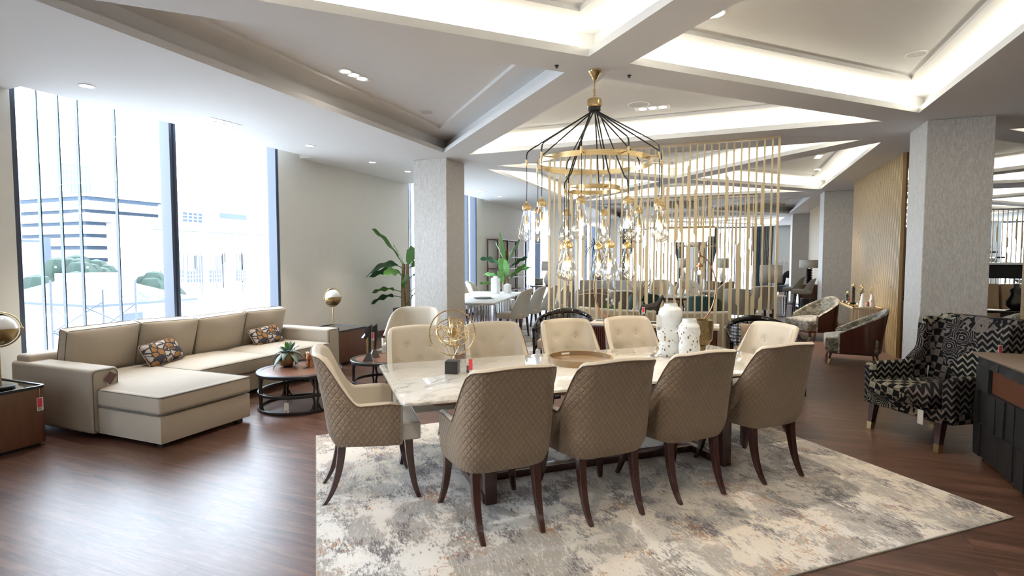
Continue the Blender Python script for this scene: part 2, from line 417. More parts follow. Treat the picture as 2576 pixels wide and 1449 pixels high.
        if smooth:
            me.polygons.foreach_set('use_smooth', [True] * len(me.polygons))
            me.set_sharp_from_angle(angle=radians(angle))
        o = bpy.data.objects.new(name, me); COL.objects.link(o); o.parent = parent
        return o

def tag(o, label=None, cat=None, group=None, kind=None):
    if label: o['label'] = label
    if cat: o['category'] = cat
    if group: o['group'] = group
    if kind: o['kind'] = kind
    return o
def thing(name, label, cat, loc=(0, 0, 0), rz=0, group=None):
    o = bpy.data.objects.new(name, None); o.empty_display_size = 0.1; COL.objects.link(o)
    o.location = loc; o.rotation_euler = (0, 0, radians(rz))
    return tag(o, label, cat, group)
def put(o, loc, rz=0):
    o.location = loc; o.rotation_euler = (0, 0, radians(rz)); return o
def dup(root, loc, rz=0, label=None, group=None):
    r = root.copy(); COL.objects.link(r); r.location = loc; r.rotation_euler = (0, 0, radians(rz))
    if label: r['label'] = label
    if group: r['group'] = group
    for ch in list(root.children):
        c = ch.copy(); COL.objects.link(c); c.parent = r
        for g in list(ch.children):
            d = g.copy(); COL.objects.link(d); d.parent = c
    return r
def struct(o): o['kind'] = 'structure'; return o
def smooth(a, b, x):
    t = min(1, max(0, (x - a) / (b - a))); return t * t * (3 - 2 * t)
def lerp(a, b, t): return a + (b - a) * t
def rot2(x, y, deg):
    c, s_ = cos(radians(deg)), sin(radians(deg)); return (x * c - y * s_, x * s_ + y * c)
def rrect(x0, x1, y0, y1, r, n=5):
    pts = []
    for cx, cy, a0 in ((x1 - r, y0 + r, -90), (x1 - r, y1 - r, 0), (x0 + r, y1 - r, 90), (x0 + r, y0 + r, 180)):
        for k in range(n + 1):
            a = radians(a0 + 90 * k / n); pts.append((cx + r * cos(a), cy + r * sin(a)))
    return pts
def boxcushion(m, sx, sy, sz, crown=0.03, r=0.03, n=16, sag=0):
    """upholstered box cushion centred at the origin"""
    def mp(t): return sin((t - 0.5) * pi) if False else (t * 2 - 1)
    def edge(u): return (max(0.0, 1 - abs(u) ** 14)) ** 0.5
    def f(sign):
        def g(a, b):
            u, v = sin((a - .5) * pi), sin((b - .5) * pi)
            ex = 1 - 0.012 * (1 - abs(v)) if abs(u) > .99 else 1
            z = sign * (sz / 2 * (0.72 + 0.28 * min(edge(u), edge(v))) + crown * (1 - u * u) * (1 - v * v))
            return (u * sx / 2, v * sy / 2, z)
        return g
    a = m.grid(f(1), n, n); b = m.grid(f(-1), n, n)
    def ring(V):
        k = len(V) - 1
        return [V[0][i] for i in range(k)] + [V[j][k] for j in range(k)] + [V[k][k - i] for i in range(k)] + [V[k - j][0] for j in range(k)]
    ra, rb = ring(a), ring(b); k = len(ra)
    for i in range(k):
        m.bm.faces.new((ra[i], rb[i], rb[(i + 1) % k], ra[(i + 1) % k]))
    return m
def welt_loop(m, sx, sy, z, r=0.004, n=14):
    P = rrect(-sx / 2, sx / 2, -sy / 2, sy / 2, 0.025, 3)
    m.tube([(x, y, z) for x, y in P], r, 6, closed=True); return m
def throwpillow(m, sx, sy, t, n=14):
    def f(sign):
        def g(a, b):
            u, v = a * 2 - 1, b * 2 - 1
            e = max(0, (1 - u ** 4) * (1 - v ** 4)) ** 0.5
            px = u * sx / 2 * (1 - 0.06 * (1 - v * v) * abs(u)); py = v * sy / 2 * (1 - 0.08 * (1 - u * u) * abs(v))
            return (px, py, sign * t / 2 * e)
        return g
    m.grid(f(1), n, n); m.grid(f(-1), n, n); return m
def pricetag(parent, p, rz=0, red=True, size=(0.035, 0.085), name='price_tag', string=0.05):
    """hang tag with its string, hanging below point p on the face turned by rz"""
    w, h = size; R = Matrix.Translation(p) @ Matrix.Rotation(radians(rz), 4, 'Z')
    m = MB().box(-w / 2, w / 2, -0.001, 0.001, -string - h, -string); m.xf(R)
    o = m.obj(name, 'tagw', parent, smooth=False)
    m = MB().tube([(0, 0, 0), (0, 0, -string)], 0.0008, 5); m.xf(R); m.obj('string', 'tagw', o)
    if red:
        m = MB().box(-w * .42, w * .3, -0.0025, -0.0012, -string - h * .72, -string - h * .05); m.xf(R); m.obj('label_patch', 'tagr', o, smooth=False)
    m = MB()
    for i in range(5): m.box(-w * .35, w * (.1 + .05 * (i % 3)), -0.0022 if not red else -0.003, -0.0011, -string - h * (.78 + .04 * i) , -string - h * (.765 + .04 * i))
    m.xf(R); m.obj('print', 'ink', o, smooth=False)
    return o

# ================================================================== SETTING
XL, XR, YB, YF = -6.55, 12.5, -5.9, 29.3      # inner faces of the walls
struct(MB().box(XL - .3, XR + .3, YB - .3, YF + .3, -0.12, 0).obj('floor', 'floor', smooth=False))

# window bays of the long wall (y0, y1, mullion positions)
WIN = [(-3.7, -0.4, (-2.0,)), (3.12, 6.5, (4.78,)), (10.15, 13.6, (11.85,)), (17.3, 20.75, (19.0,)), (24.4, 27.8, (26.1,))]
m = MB(); y = YB - .25
for (a, b, _) in WIN:
    m.box(XL - .25, XL, y, a, 0, CH + .35); m.box(XL - .25, XL, a, b, CH + .33, CH + .35); y = b
m.box(XL - .25, XL, y, YF + .25, 0, CH + .35)
struct(m.obj('wall_left', 'plaster', smooth=False))
m = MB()
for x0, x1, z0 in ((XL, -5.6, 0), (-1.9, -1.5, 0), (1.95, 3.42, 0), (4.75, 7.2, 0), (9.4, 10.75, 0), (12.2, XR, 0)):
    m.box(x0, x1, YF, YF + .25, z0, CH + .35)
for x0, x1 in ((-5.6, -1.9), (-1.5, 1.95), (3.42, 4.75), (7.2, 9.4), (10.75, 12.2)):
    m.box(x0, x1, YF, YF + .25, CH - .02, CH + .35)
struct(m.obj('wall_far', 'wallgrey', smooth=False))
struct(MB().box(XR, XR + .25, YB, YF, 0, CH + .35).obj('wall_right', 'wallgrey', smooth=False))
struct(MB().box(XL, XR, YB - .25, YB, 0, CH + .35).obj('wall_back', 'plaster', smooth=False))
m = MB(); y = YB
for (a, b, _) in WIN:
    m.box(XL, XL + .015, y, a, 0, .11); y = b
m.box(XL, XL + .015, y, YF, 0, .11)
struct(m.obj('baseboard_left', 'walnut', smooth=False))
struct(MB().box(1.95, 3.42, YF - .015, YF, 0, .10).obj('baseboard_far', 'walnut', smooth=False))

def window(n, fr, glass, extra=None, mat='frame'):
    f = MB()
    for b in fr: f.box(*b)
    o = struct(f.obj('window_%d' % n, mat, bevel=0.004, seg=1))
    g = MB()
    for b in glass: g.box(*b)
    g.obj('pane', 'pane', o, smooth=False)
    if extra:
        e = MB()
        for b in extra: e.box(*b)
        e.obj('fins', 'fin', o, smooth=False)
    return o
XW = XL - .14
for i, (a, b, mu) in enumerate(WIN):
    fr = [(XW - .05, XL - .01, a, a + .05, .0, CH + .33), (XW - .05, XL - .01, b - .05, b, .0, CH + .33), (XW - .03, XW + .03, a, b, 0, .07), (XW - .03, XW + .03, a, b, CH + .29, CH + .33)]
    for q in mu: fr += [(XW - .05, XL + .0, q - .045, q - .012, 0, CH + .33), (XW - .05, XL + .0, q + .012, q + .045, 0, CH + .33)]
    if i == 2: fr += [(XW - .05, XL, 13.05, 13.1, 0, CH + .33)]
    fins = []
    if i in (1, 2, 3):
        base = a + .19
        for k in range(5 if i == 1 else 8):
            q = base + (-.03, .19, .39, .58, .98)[k] if i == 1 else a + .2 + .2 * k
            fins.append((XW - .22, XW - .20 + .03, q - .006, q + .006, -1.2, CH + 1.0))
    window(i, fr, [(XW - .008, XW, a + .05, b - .05, .05, CH + .30)], fins)
k = len(WIN)
for (x0, x1, step) in ((-5.6, -1.9, .92), (-1.5, 1.95, .86), (3.42, 4.75, 1.33), (7.2, 9.4, .73), (10.75, 12.2, .725)):  # the window hidden by the right column is kept to light that bay
    fr = []; q = x0
    while q < x1 + .01:
        fr.append((max(x0, q - .025), min(x1, q + .025), YF + .08, YF + .16, 0, CH)); q += step
    fr += [(x0, x1, YF + .08, YF + .16, 0, .06), (x0, x1, YF + .08, YF + .16, CH - .08, CH - .02)]
    window(k, fr, [(x0, x1, YF + .11, YF + .118, .03, CH - .03)]); k += 1

# ---- ceiling: soffit with triangular coffers, four to a bay
BX, BY = (-1.1, 6.0), (4.67, 11.82, 18.97, 26.12, -2.48)  # last row, unseen behind the camera, is added with lit coves for fill
HB, AP = 3.04, 0.285
def offset_poly(P, d):
    """move every edge of a counter-clockwise polygon outward by d"""
    n = len(P); out = []
    L = []
    for i in range(n):
        a, b = Vector(P[i]), Vector(P[(i + 1) % n]); t = (b - a).normalized(); nrm = Vector((t.y, -t.x))
        L.append((a + nrm * d, t))
    for i in range(n):
        p, r = L[i - 1]; q, s_ = L[i]
        den = r.x * s_.y - r.y * s_.x; w = q - p; t = (w.x * s_.y - w.y * s_.x) / den
        out.append(tuple(p + r * t))
    return out
HOLES = []
for cx in BX:
    for cy in BY:
        h, b = HB, HB - AP
        HOLES += [[(cx - h, cy + b), (cx - h, cy - b), (cx - AP, cy)], [(cx - b, cy - h), (cx + b, cy - h), (cx, cy - AP)],
                  [(cx + h, cy - b), (cx + h, cy + b), (cx + AP, cy)], [(cx + b, cy + h), (cx - b, cy + h), (cx, cy + AP)]]
def inside(p, T):
    return all((T[(i + 1) % 3][0] - T[i][0]) * (p[1] - T[i][1]) - (T[(i + 1) % 3][1] - T[i][1]) * (p[0] - T[i][0]) > 0 for i in range(3))
verts, edges = [], []
SX0 = XL + .24
outer = [(SX0, YB), (XR, YB), (XR, YF), (SX0, YF)]
# the soffit reaches the wall between the windows and stops short of the glass in front of them
edge_l = [(XL, YF)]; 
for (a, b, _) in WIN[::-1]:
    edge_l += [(XL, b + .45), (SX0, b + .45), (SX0, a - .0 if a < 0 else a - .45 if False else a - .02), (XL, a - .02)]
edge_l += [(XL, YB)]
outer = [(XR, YB), (XR, YF)] + edge_l
outer = [p for i, p in enumerate(outer) if p != outer[i - 1]]
for P in [outer] + HOLES:
    k0 = len(verts); verts += [Vector(p) for p in P]; n = len(P)
    edges += [(k0 + i, k0 + (i + 1) % n) for i in range(n)]
vo, eo, fo, *_ = delaunay_2d_cdt(verts, edges, [], 0, 1e-5)
m = MB()
bv = [m.bm.verts.new((v.x, v.y, CH)) for v in vo]
def in_poly(p, P):
    c = False; n = len(P)
    for i in range(n):
        (x1, y1), (x2, y2) = P[i], P[i - 1]
        if (y1 > p[1]) != (y2 > p[1]) and p[0] < (x2 - x1) * (p[1] - y1) / (y2 - y1) + x1: c = not c
    return c
for f in fo:
    c = sum((vo[i] for i in f), Vector((0, 0))) / len(f)
    if in_poly(c, outer) and not any(inside(c, T) for T in HOLES):
        m.bm.faces.new([bv[i] for i in f])
for (a, b, _) in WIN:      # curtain pockets in front of the windows
    for p, q in (((SX0, a - .02), (SX0, b + .45)), ((XL, a - .02), (SX0, a - .02)), ((XL, b + .45), (SX0, b + .45))):
        vs = [m.bm.verts.new(c) for c in ((*p, CH), (*q, CH), (*q, CH + .34), (*p, CH + .34))]; m.bm.faces.new(vs)
ceil_o = struct(m.obj('ceiling', 'ceiling', smooth=False))
struct(MB().box(XL - .25, XR + .25, YB - .25, YF + .25, CH + .62, CH + .7).obj('ceiling_slab', 'ceiling', ceil_o, smooth=False))
struct(MB().box(XL, SX0, YB, YF, CH + .34, CH + .38).obj('pocket_top', 'ceiling', ceil_o, smooth=False))
def unlit(i):
    bay, k = divmod(i, 4)
    return (bay == 0 and k == 0) or bay == 2 or i in (16 + 1, 16 + 2, 36 + 1)
LIP, Z1, Z2 = CH + .065, CH + .24, CH + .275
for i, T in enumerate(HOLES):
    O = offset_poly(T, .13); I = offset_poly(T, -.20); J = offset_poly(T, -.205)
    m = MB()
    def wall(P, za, Q, zb):
        for j in range(3):
            a, b = P[j], P[(j + 1) % 3]; c, d = Q[(j + 1) % 3], Q[j]
            m.bm.faces.new([m.bm.verts.new(x) for x in ((*a, za), (*b, za), (*c, zb), (*d, zb))])
    wall(T, CH, T, LIP); wall(T, LIP, O, LIP + .004); wall(O, LIP + .004, O, Z1); wall(O, Z1, I, Z1); wall(I, Z1, J, Z2)
    m.bm.faces.new([m.bm.verts.new((*p, Z2)) for p in J])
    c = m.obj('coffer', 'ceiling', ceil_o, smooth=False, merge=1e-5); struct(c)
    if not unlit(i):
        s = offset_poly(T, .055); q = MB()
        for j in range(3):
            a, b = Vector(s[j]), Vector(s[(j + 1) % 3]); d = (b - a).normalized()
            q.tube([(*(a + d * .12), LIP + .022), (*(b - d * .12), LIP + .022)], .008, 5)
        q.obj('led_strip', 'cove', c)['kind'] = 'structure'

# ---- columns clad in streaked paper
for x0, x1, y0, y1, lab in ((-4.91, -4.29, 7.78, 8.42, 'left'), (2.14, 2.79, 7.86, 8.52, 'right'), (2.09, 2.74, 15.02, 15.68, 'second'), (2.09, 2.74, 22.15, 22.8, 'third'), (-4.91, -4.29, 14.95, 15.6, 'x'), (-4.91, -4.29, 22.1, 22.75, 'x'), (9.2, 9.85, 7.86, 8.52, 'x'), (9.2, 9.85, 15.02, 15.68, 'x')):
    struct(MB().box(x0, x1, y0, y1, 0, CH).obj('trim_column', 'paper', bevel=.006, seg=1))

# ---- exterior seen through the left windows
gz = -7.5
grd = tag(MB().box(-160, -7.4, -60, 160, gz - .2, gz).obj('street_ground', plain('ground_concrete', (0.55, 0.55, 0.55), 0.9), smooth=False), kind='structure')
MAT['ext_white'] = plain('rendered_wall_white', (0.62, 0.63, 0.65), 0.9, 0, 0.1, 3)
MAT['ext_blue'] = plain('curtain_wall_blue', (0.04, 0.07, 0.09), 0.6, 0, 0.15, 2)
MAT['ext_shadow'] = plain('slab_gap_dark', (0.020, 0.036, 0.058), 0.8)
MAT['ext_grey'] = plain('weathered_grey', (0.050, 0.062, 0.080), 0.8)
MAT['ext_tree'] = plain('tree_foliage', (0.012, 0.026, 0.018), 0.9, 0, .5, 2)
_t = NT('corrugated_roof'); _v = _t.coord('Object', (1, 3, 1)); _f = _t.noise(_v, 1.5, 8, 0.7)
_t.set(Base_Color=_t.ramp(_f, [(0.40, (0.03, 0.036, 0.045)), (0.52, (0.12, 0.125, 0.13)), (0.6, (0.5, 0.5, 0.5))]), Roughness=.8); MAT['ext_roof'] = _t.m
k = 40 / 24.0
def zz(z): return 1.55 + (z - 1.55) * k
b = thing('building', 'long white rendered building with small barred windows across the street', 'building', (-44, 30, gz))
def ext(nm, mat, boxes, par, off):
    m = MB()
    for q in boxes: m.box(q[0] - off[0], q[1] - off[0], q[2] - off[1], q[3] - off[1], q[4] - off[2], q[5] - off[2])
    return m.obj(nm, mat, par, smooth=False)
o = (-44, 30, gz)
ext('lower_wall', 'ext_white', [(-44, -40, 26.6, 46, gz, zz(3.2))], b, o)
ext('upper_storey', 'ext_white', [(-44.5, -41.5, 31.0, 46, zz(3.2), zz(4.3)), (-44.5, -41.2, 31.6, 46, zz(4.3), zz(4.42)), (-46, -43, 34, 46, zz(4.42), zz(5.3))], b, o)
ext('window', 'ext_grey', [(-41.6, -41.45, 34.4, 37.2, zz(3.72), zz(4.0))], b, o)
for y0, y1, z0, z1, nm in ((30.0, 31.2, .45, 1.0, 'w'), (32.0, 33.1, .42, 1.02, 'w'), (27.8, 28.4, .5, 1.05, 'g'), (28.9, 29.7, .5, 1.05, 'w'), (34.6, 35.6, .42, 1.0, 'w')):
    w = ext('window', 'ext_grey', [(-40.2, -39.97, y0, y1, zz(z0), zz(z1))], b, o)
    ext('bars', 'ext_white', [(-39.97, -39.93, y0 + (y1 - y0) * q / 5 - .03, y0 + (y1 - y0) * q / 5 + .03, zz(z0), zz(z1)) for q in range(1, 5)] + [(-39.97, -39.93, y0, y1, zz(lerp(z0, z1, q / 3)) - .03, zz(lerp(z0, z1, q / 3)) + .03) for q in (1, 2)], w, o)
g = []
for p in range(4):
    for q in range(3):
        g.append((-41.55, -41.45, 31.0 + .45 * p, 31.3 + .45 * p, zz(3.42) + .28 * q, zz(3.42) + .28 * q + .2))
ext('grille', 'ext_shadow', g, b, o)
ext('fence_rail', 'ext_grey', [(-40.06, -39.98, 27.4 + 4.7 * q, 31.3 + 4.7 * q, zz(2.88), zz(2.88) + .07) for q in range(3)] + [(-40.04, -39.99, 27.4 + 4.7 * q + .2 * r, 27.42 + 4.7 * q + .2 * r, zz(2.35), zz(2.88)) for q in range(3) for r in range(20)], b, o)
random.seed(3)
st = []
for q in range(46):
    yy = random.choice((29.2, 30.9, 33.3, 35.2)) + random.gauss(0, .35); z1 = zz(1.95) - random.random() * .4
    st.append((-39.995, -39.985, yy, yy + random.uniform(.02, .09), z1 - random.uniform(.5, 3.2), z1))
ext('rain_streaks', 'ext_grey', st, b, o)
# parking structure
b = thing('building', 'open parking structure with stacked white slabs and dark gaps', 'building', (-78, 50, gz)); o = (-78, 50, gz); k = 75 / 45.0
ext('core', 'ext_shadow', [(-90, -76, 43.5, 56.5, gz, zz(6.4))], b, o)
ext('roof_line', 'ext_white', [(-90, -75.6, 43.2, 56.8, zz(6.4), zz(6.6))], b, o)
for q in range(7):
    z1 = zz(6.02) - q * .93 * k * 1.0
    ext('parapet', 'ext_white', [(-90, -75, 43, 56.2 - (0 if q < 2 else 5.0), z1 - .62 * k, z1)], b, o)
# blue tower
b = thing('building', 'pale blue glass office tower behind the parking structure', 'building', (-104, 57, gz)); o = (-104, 57, gz); k = 100 / 60.0
t = NT('tower_glass'); v = t.coord('Object'); br = t.new('TexBrick'); t.link(t.coord('Object', (1, 1, 1), (0, radians(90), 0)), br.inputs[0]); br.offset = 0
br.inputs['Scale'].default_value = .45; br.inputs['Mortar Size'].default_value = .03
br.inputs['Color1'].default_value = (.075, .105, .12, 1); br.inputs['Color2'].default_value = (.10, .135, .15, 1); br.inputs['Mortar'].default_value = (.045, .07, .09, 1)
t.set(Base_Color=br.outputs[0], Roughness=.5); MAT['tower'] = t.m
ext('tower_body', 'tower', [(-112, -100, 53.8, 58.3, gz, zz(10.85))], b, o)
ext('side_wing', 'ext_white', [(-112, -99.6, 53.2, 55.0, gz, zz(8.6))], b, o)
b = thing('building', 'low white warehouse with grey corner posts at far left', 'building', (-54, 26, gz)); o = (-54, 26, gz); k = 50 / 30.0
ext('walls', 'ext_white', [(-58, -50.2, 22.2, 26.0, gz, zz(2.35))], b, o)
ext('roof_frame', 'ext_grey', [(-50.6, -50.2, 22, 26.1, zz(2.35), zz(2.46)), (-50.6, -50.2, 23.8, 24.2, zz(2.46), zz(2.6))], b, o)
ext('corner_post', 'ext_grey', [(-50.6, -50.1, 25.6, 26.1, gz, zz(2.6))], b, o)
ext('corner_post', 'ext_grey', [(-50.6, -50.1, 23.2, 23.5, gz, zz(2.6))], b, o)
# low roofs, house
b = thing('house', 'low white house with a pale hipped metal roof below the window', 'house', (-22, 14, gz)); o = (-22, 14, gz); k = 20 / 14.0
ext('walls', 'ext_white', [(-26, -20, 11.7, 15, gz, zz(.42))], b, o)
ext('eaves', 'ext_grey', [(-26.3, -19.7, 11.4, 15.2, zz(.42), zz(.48))], b, o)
m = MB().rings([[(-4.3, -2.6, 0), (2.3, -2.6, 0), (2.3, 1.2, 0), (-4.3, 1.2, 0)], [(-2.6, -.8, .75), (.7, -.8, .75), (.7, -.6, .75), (-2.6, -.6, .75)]])
m.xf(Matrix.Translation((0, 0, zz(.48) - gz))); m.obj('roof', 'ext_roof', b, smooth=False)
ext('window', 'ext_grey', [(-20.05, -19.95, 12.4, 13.2, zz(-.05), zz(.2))], b, o)
b = thing('house', 'corrugated shed roofs under the left window', 'house', (-22, 8, gz)); o = (-22, 8, gz)
m = MB()
for (y0, y1, x0, x1, z0, z1) in ((4, 9.6, -30, -21, -1.6, -.1), (2, 9, -16.5, -11, -3.2, -2.0)):
    m.rings([[(x0 + 22, y0 - 8, z0 - gz - .1), (x1 + 22, y0 - 8, z0 - gz - .1), (x1 + 22, y0 - 8, z0 - gz), (x0 + 22, y0 - 8, z1 - gz)], [(x0 + 22, y1 - 8, z0 - gz - .1), (x1 + 22, y1 - 8, z0 - gz - .1), (x1 + 22, y1 - 8, z0 - gz), (x0 + 22, y1 - 8, z1 - gz)]])
m.obj('roof', 'ext_roof', b, smooth=False)
m = MB()
for q in range(9):
    m.tube([(-7.8, -3.8 + q * .62, -.05 - gz), (1, -3.8 + q * .62, -1.55 - gz)], .03, 4)
m.obj('roof_seams', 'ext_grey', b)
# water tank tower
b = thing('water_tank', 'white water tank on a rusty lattice scaffold tower', 'water tank', (-18, 10.45, gz)); k = 18 / 16.0
m = MB(); m.prism(rrect(-.8, .8, -.72, .72, .3, 4), zz(.76) - gz, zz(1.18) - gz); m.obj('tank', 'ext_white', b, angle=50)
m = MB()
P = [(-.8, -.72), (.8, -.72), (.8, .72), (-.8, .72)]
for q in range(4):
    a, c = P[q], P[(q + 1) % 4]
    m.tube([(*a, 0), (*a, zz(1.0) - gz)], .03, 5)
    for r in range(9):
        z0 = .3 + r * .82; m.tube([(*a, z0), (*c, z0)], .02, 4)
        m.tube([(*(a if r % 2 else c), z0), (*(c if r % 2 else a), z0 + .82)], .02, 4)
m.obj('scaffold', 'ext_grey', b)
for i, (tx, ty, tz, r) in enumerate(((-33, 18.6, .2, 1.2), (-30, 15.9, -.5, 1.1), (-32.5, 22.2, -.6, 1.2))):
    b = thing('tree', ('green tree crown rising behind the water tank', 'lower green tree left of the water tank', 'green tree behind the pale hipped roof')[i], 'tree', (tx, ty, gz), 0, None)
    m = MB(); random.seed(i)
    for q in range(26):
        a = random.random() * 6.28; d = random.random() ** .5 * r
        m.ball((d * cos(a), d * sin(a), -gz + tz + random.uniform(-1, .9)), random.uniform(.4, .8), 7, 5)
    m.obj('crown', 'ext_tree', b); m = MB().tube([(0, 0, 0), (0, 0, -gz + tz)], .2, 7); m.obj('trunk', 'ext_grey', b)

# ================================================================== DINING GROUP
def curved_leg(name, pts, w0, w1, mat, parent, n=8):
    """square sabre leg along a quadratic curve through three points"""
    a, b, c = (Vector(p) for p in pts); R = []
    for i in range(n + 1):
        t = i / n; p = a * (1 - t) ** 2 + b * 2 * t * (1 - t) + c * t * t; w = lerp(w0, w1, t) / 2
        R.append([(p.x + i_ * w, p.y + j_ * w, p.z) for i_, j_ in ((-1, -1), (1, -1), (1, 1), (-1, 1))])
    return MB().rings(R).obj(name, mat, parent, bevel=.003, seg=1)

def shell_fns(hw=.285, yf=.17, yb=-.27, zb=.36, za=.63, zt=.945, lean=.10, n=4.8, t0=.38, t1=.61, tp=1.6, taper=-.04, tucks=(.015, .032), flare=.04):
    # plan half-curve sampled by arc length
    P = []
    for i in range(13): P.append((hw, lerp(yf, -.03, i / 12)))
    for i in range(1, 41):
        a = pi / 2 * i / 40; P.append((hw * max(0, cos(a)) ** (2 / n), -.03 + (yb + .03) * sin(a) ** (2 / n)))
    L = [0]
    for i in range(1, len(P)): L.append(L[-1] + math.dist(P[i], P[i - 1]))
    T = L[-1]
    def plan(s):                      # s 0 (arm front) .. 1 (back centre)
        d = s * T
        for i in range(1, len(P)):
            if L[i] >= d or i == len(P) - 1:
                t = 0 if L[i] == L[i - 1] else (d - L[i - 1]) / (L[i] - L[i - 1]); t = min(1, max(0, t))
                return (lerp(P[i - 1][0], P[i][0], t), lerp(P[i - 1][1], P[i][1], t))
    def top(s):
        return za + (zt - za) * (1 / (1 + 1 / max(1e-6, (max(0, (s - t0) / (t1 - t0)) ** tp)) ** 9)) ** (1 / 9) * (1 if s > t0 else 0) + .012 * smooth(.6, 1, s) - .012 * smooth(.12, .0, s)
    def pt(u, v, off=0.0):
        """u -1..1 round the shell, v 0..1 up"""
        s = 1 - abs(u); x, y = plan(s); z0 = zb + .018 * (x / hw) ** 4 * smooth(0, .5, s); z = lerp(z0, top(s), v)
        h = (z - zb) / (zt - zb); back = smooth(.35, .75, s)
        x2, y2 = plan(min(1, s + .01)); x1, y1 = plan(max(0, s - .01)); tx, ty = x2 - x1, y2 - y1
        ll = math.hypot(tx, ty) or 1; nx, ny = -ty / ll, tx / ll      # outward for the right half
        if nx * x + ny * (y + .05) < 0: nx, ny = -nx, -ny
        tuck = (tucks[0] + tucks[1] * back) * max(0, 1 - (z - z0) / .12) ** 2
        f = 1 + flare * min(h, .5) - taper * back * max(0, h - .35) ** 1.5 * 1.4
        X = x * f + nx * (off - tuck); Y = y - lean * back * max(0, h - .1) ** 1.3 + ny * (off - tuck)
        return (X if u >= 0 else -X, Y, z)
    return pt, top, T, zb

def make_dining_chair(quilt='quilt', nu=72, nv=22, parts=True):
    t = thing('dining_chair', 'chair', 'chair')
    pt, top, T, zb = shell_fns()
    th = .040
    def uvf(a, b):
        u = a * 2 - 1; p = pt(u, b); return (u * T * 1.22, p[2] * .92)
    MB_ = MB(); MB_.grid(lambda a, b: pt(a * 2 - 1, b), nu, nv, uvfn=uvf)
    MB_.obj('shell', quilt, t, angle=60)
    # lining: rim, inner face with tufts, arm ends
    BT = [(-.10, .80), (.10, .80), (-.17, .66), (0, .67), (.17, .66)]
    def inner(a, b):
        u = a * 2 - 1; p = pt(u, b, -th); x, y, z = p
        if y < -.12:
            d = sum(math.exp(-(((x - bx) ** 2 + (z - bz) ** 2) / .0011)) for bx, bz in BT)
            r = 0
            for bx, bz in BT:
                r += .35 * math.exp(-abs((x - bx) - (z - bz)) / .012) * math.exp(-((x - bx) ** 2 + (z - bz) ** 2) / .006) + .35 * math.exp(-abs((x - bx) + (z - bz)) / .012) * math.exp(-((x - bx) ** 2 + (z - bz) ** 2) / .006)
            y -= .016 * min(1, d) + .003 * min(1, r) ; y += .012
        return (x, y, z)
    m = MB()
    V = m.grid(inner, nu, nv + 8)
    K = 4
    W = [V[-1]]
    for k in range(1, K + 1):
        row = []
        for i in range(nu + 1):
            u = i / nu * 2 - 1; f = k / K; off = -th + th * f
            x, y, z = pt(u, 1, off); z += .016 * sin(pi * f)
            row.append(m.bm.verts.new((x, y, z)))
        W.append(row)
    for a, b in zip(W, W[1:]):
        for i in range(nu): m.bm.faces.new((a[i], a[i + 1], b[i + 1], b[i]))
    for u in (-1, 1):
        col_i = [pt(u, b / 8, -th) for b in range(9)]; col_o = [pt(u, b / 8, .0) for b in range(9)]
        A = [m.bm.verts.new(p) for p in col_i]; M = [m.bm.verts.new(((p[0] + q[0]) / 2, p[1] + .014, p[2])) for p, q in zip(col_i, col_o)]; B = [m.bm.verts.new(p) for p in col_o]
        for i in range(8):
            m.bm.faces.new((A[i], M[i], M[i + 1], A[i + 1])); m.bm.faces.new((M[i], B[i], B[i + 1], M[i + 1]))
    m.obj('lining', 'cream', t, angle=60)
    m = MB(); m.tube([pt(i / 60 * 2 - 1, 1, .002) for i in range(61)], .0038, 6); m.obj('welt', 'welt', t)
    if parts:
        for bx, bz in BT:
            # sits in the tuft: find the lining depth there
            best = min((inner(a / 160, b / 60) for a in range(50, 111) for b in range(20, 61)), key=lambda p: (p[0] - bx) ** 2 + (p[2] - bz) ** 2)
            MB().ball((best[0], best[1] + .004, best[2]), .010, 10, 6, (1, .5, 1)).obj('button', 'cream', t)
    m = MB(); boxcushion(m, .49, .45, .125, .012); m.xf(Matrix.Translation((0, .075, .432)))
    s = m.obj('seat', 'seat', t, angle=50)
    m = MB(); welt_loop(m, .493, .453, 0, .0035); m.xf(Matrix.Translation((0, .075, .482))); m.obj('seat_welt', 'seat', s)
    for sx in (-1, 1):
        curved_leg('leg', [(sx * .215, .225, .39), (sx * .215, .235, .12), (sx * .255, .285, 0)], .052, .028, 'leg', t)
        curved_leg('leg', [(sx * .185, -.185, .39), (sx * .19, -.20, .12), (sx * .18, -.30, 0)], .052, .028, 'leg', t)
    return t

TC, TA = (-.935, 3.92), 42.0
def onT(u, v, z=0.0):
    x, y = rot2(u, v, TA); return (TC[0] + x, TC[1] + y, z)
RUGT = .012
ch0 = make_dining_chair()
G1 = 'dining chairs around the marble table'
LAB = ['quilted taupe dining chair on the near side of the table, leftmost of four',
       'quilted taupe dining chair on the near side of the table, second from left',
       'quilted taupe dining chair on the near side of the table, third from left',
       'quilted taupe dining chair on the near side of the table, rightmost of four']
n0 = 'near'
near = [(-1.29, 2.90, 45.5), (-.80, 3.325, 45.5), (-.345, 3.81, 45.5), (.165, 4.34, 45.5)]
for i, (x, y, a) in enumerate(near):
    if i == 0: put(ch0, (x, y, RUGT), a); tag(ch0, LAB[0], 'chair', G1)
    else: dup(ch0, (x, y, RUGT), a, LAB[i], G1)
far_l = ['cream tufted dining chair across the table, behind the gold wire sphere',
         'cream tufted dining chair across the table, right of the gold wire sphere',
         'cream tufted dining chair across the table, before the left cane armchair',
         'cream tufted dining chair across the table, before the ribbed sideboard']
for lab, (u, d) in zip(far_l, ((-1.10, .19), (-.42, .23), (.32, .23), (1.0, .23))):
    x, y, z = onT(u, .6 + d); dup(ch0, (x, y, RUGT), TA + 181, lab, G1)
dup(ch0, (-2.225, 2.955, RUGT), -49, 'dining chair at the left table end, side on, pearl seat showing', G1)
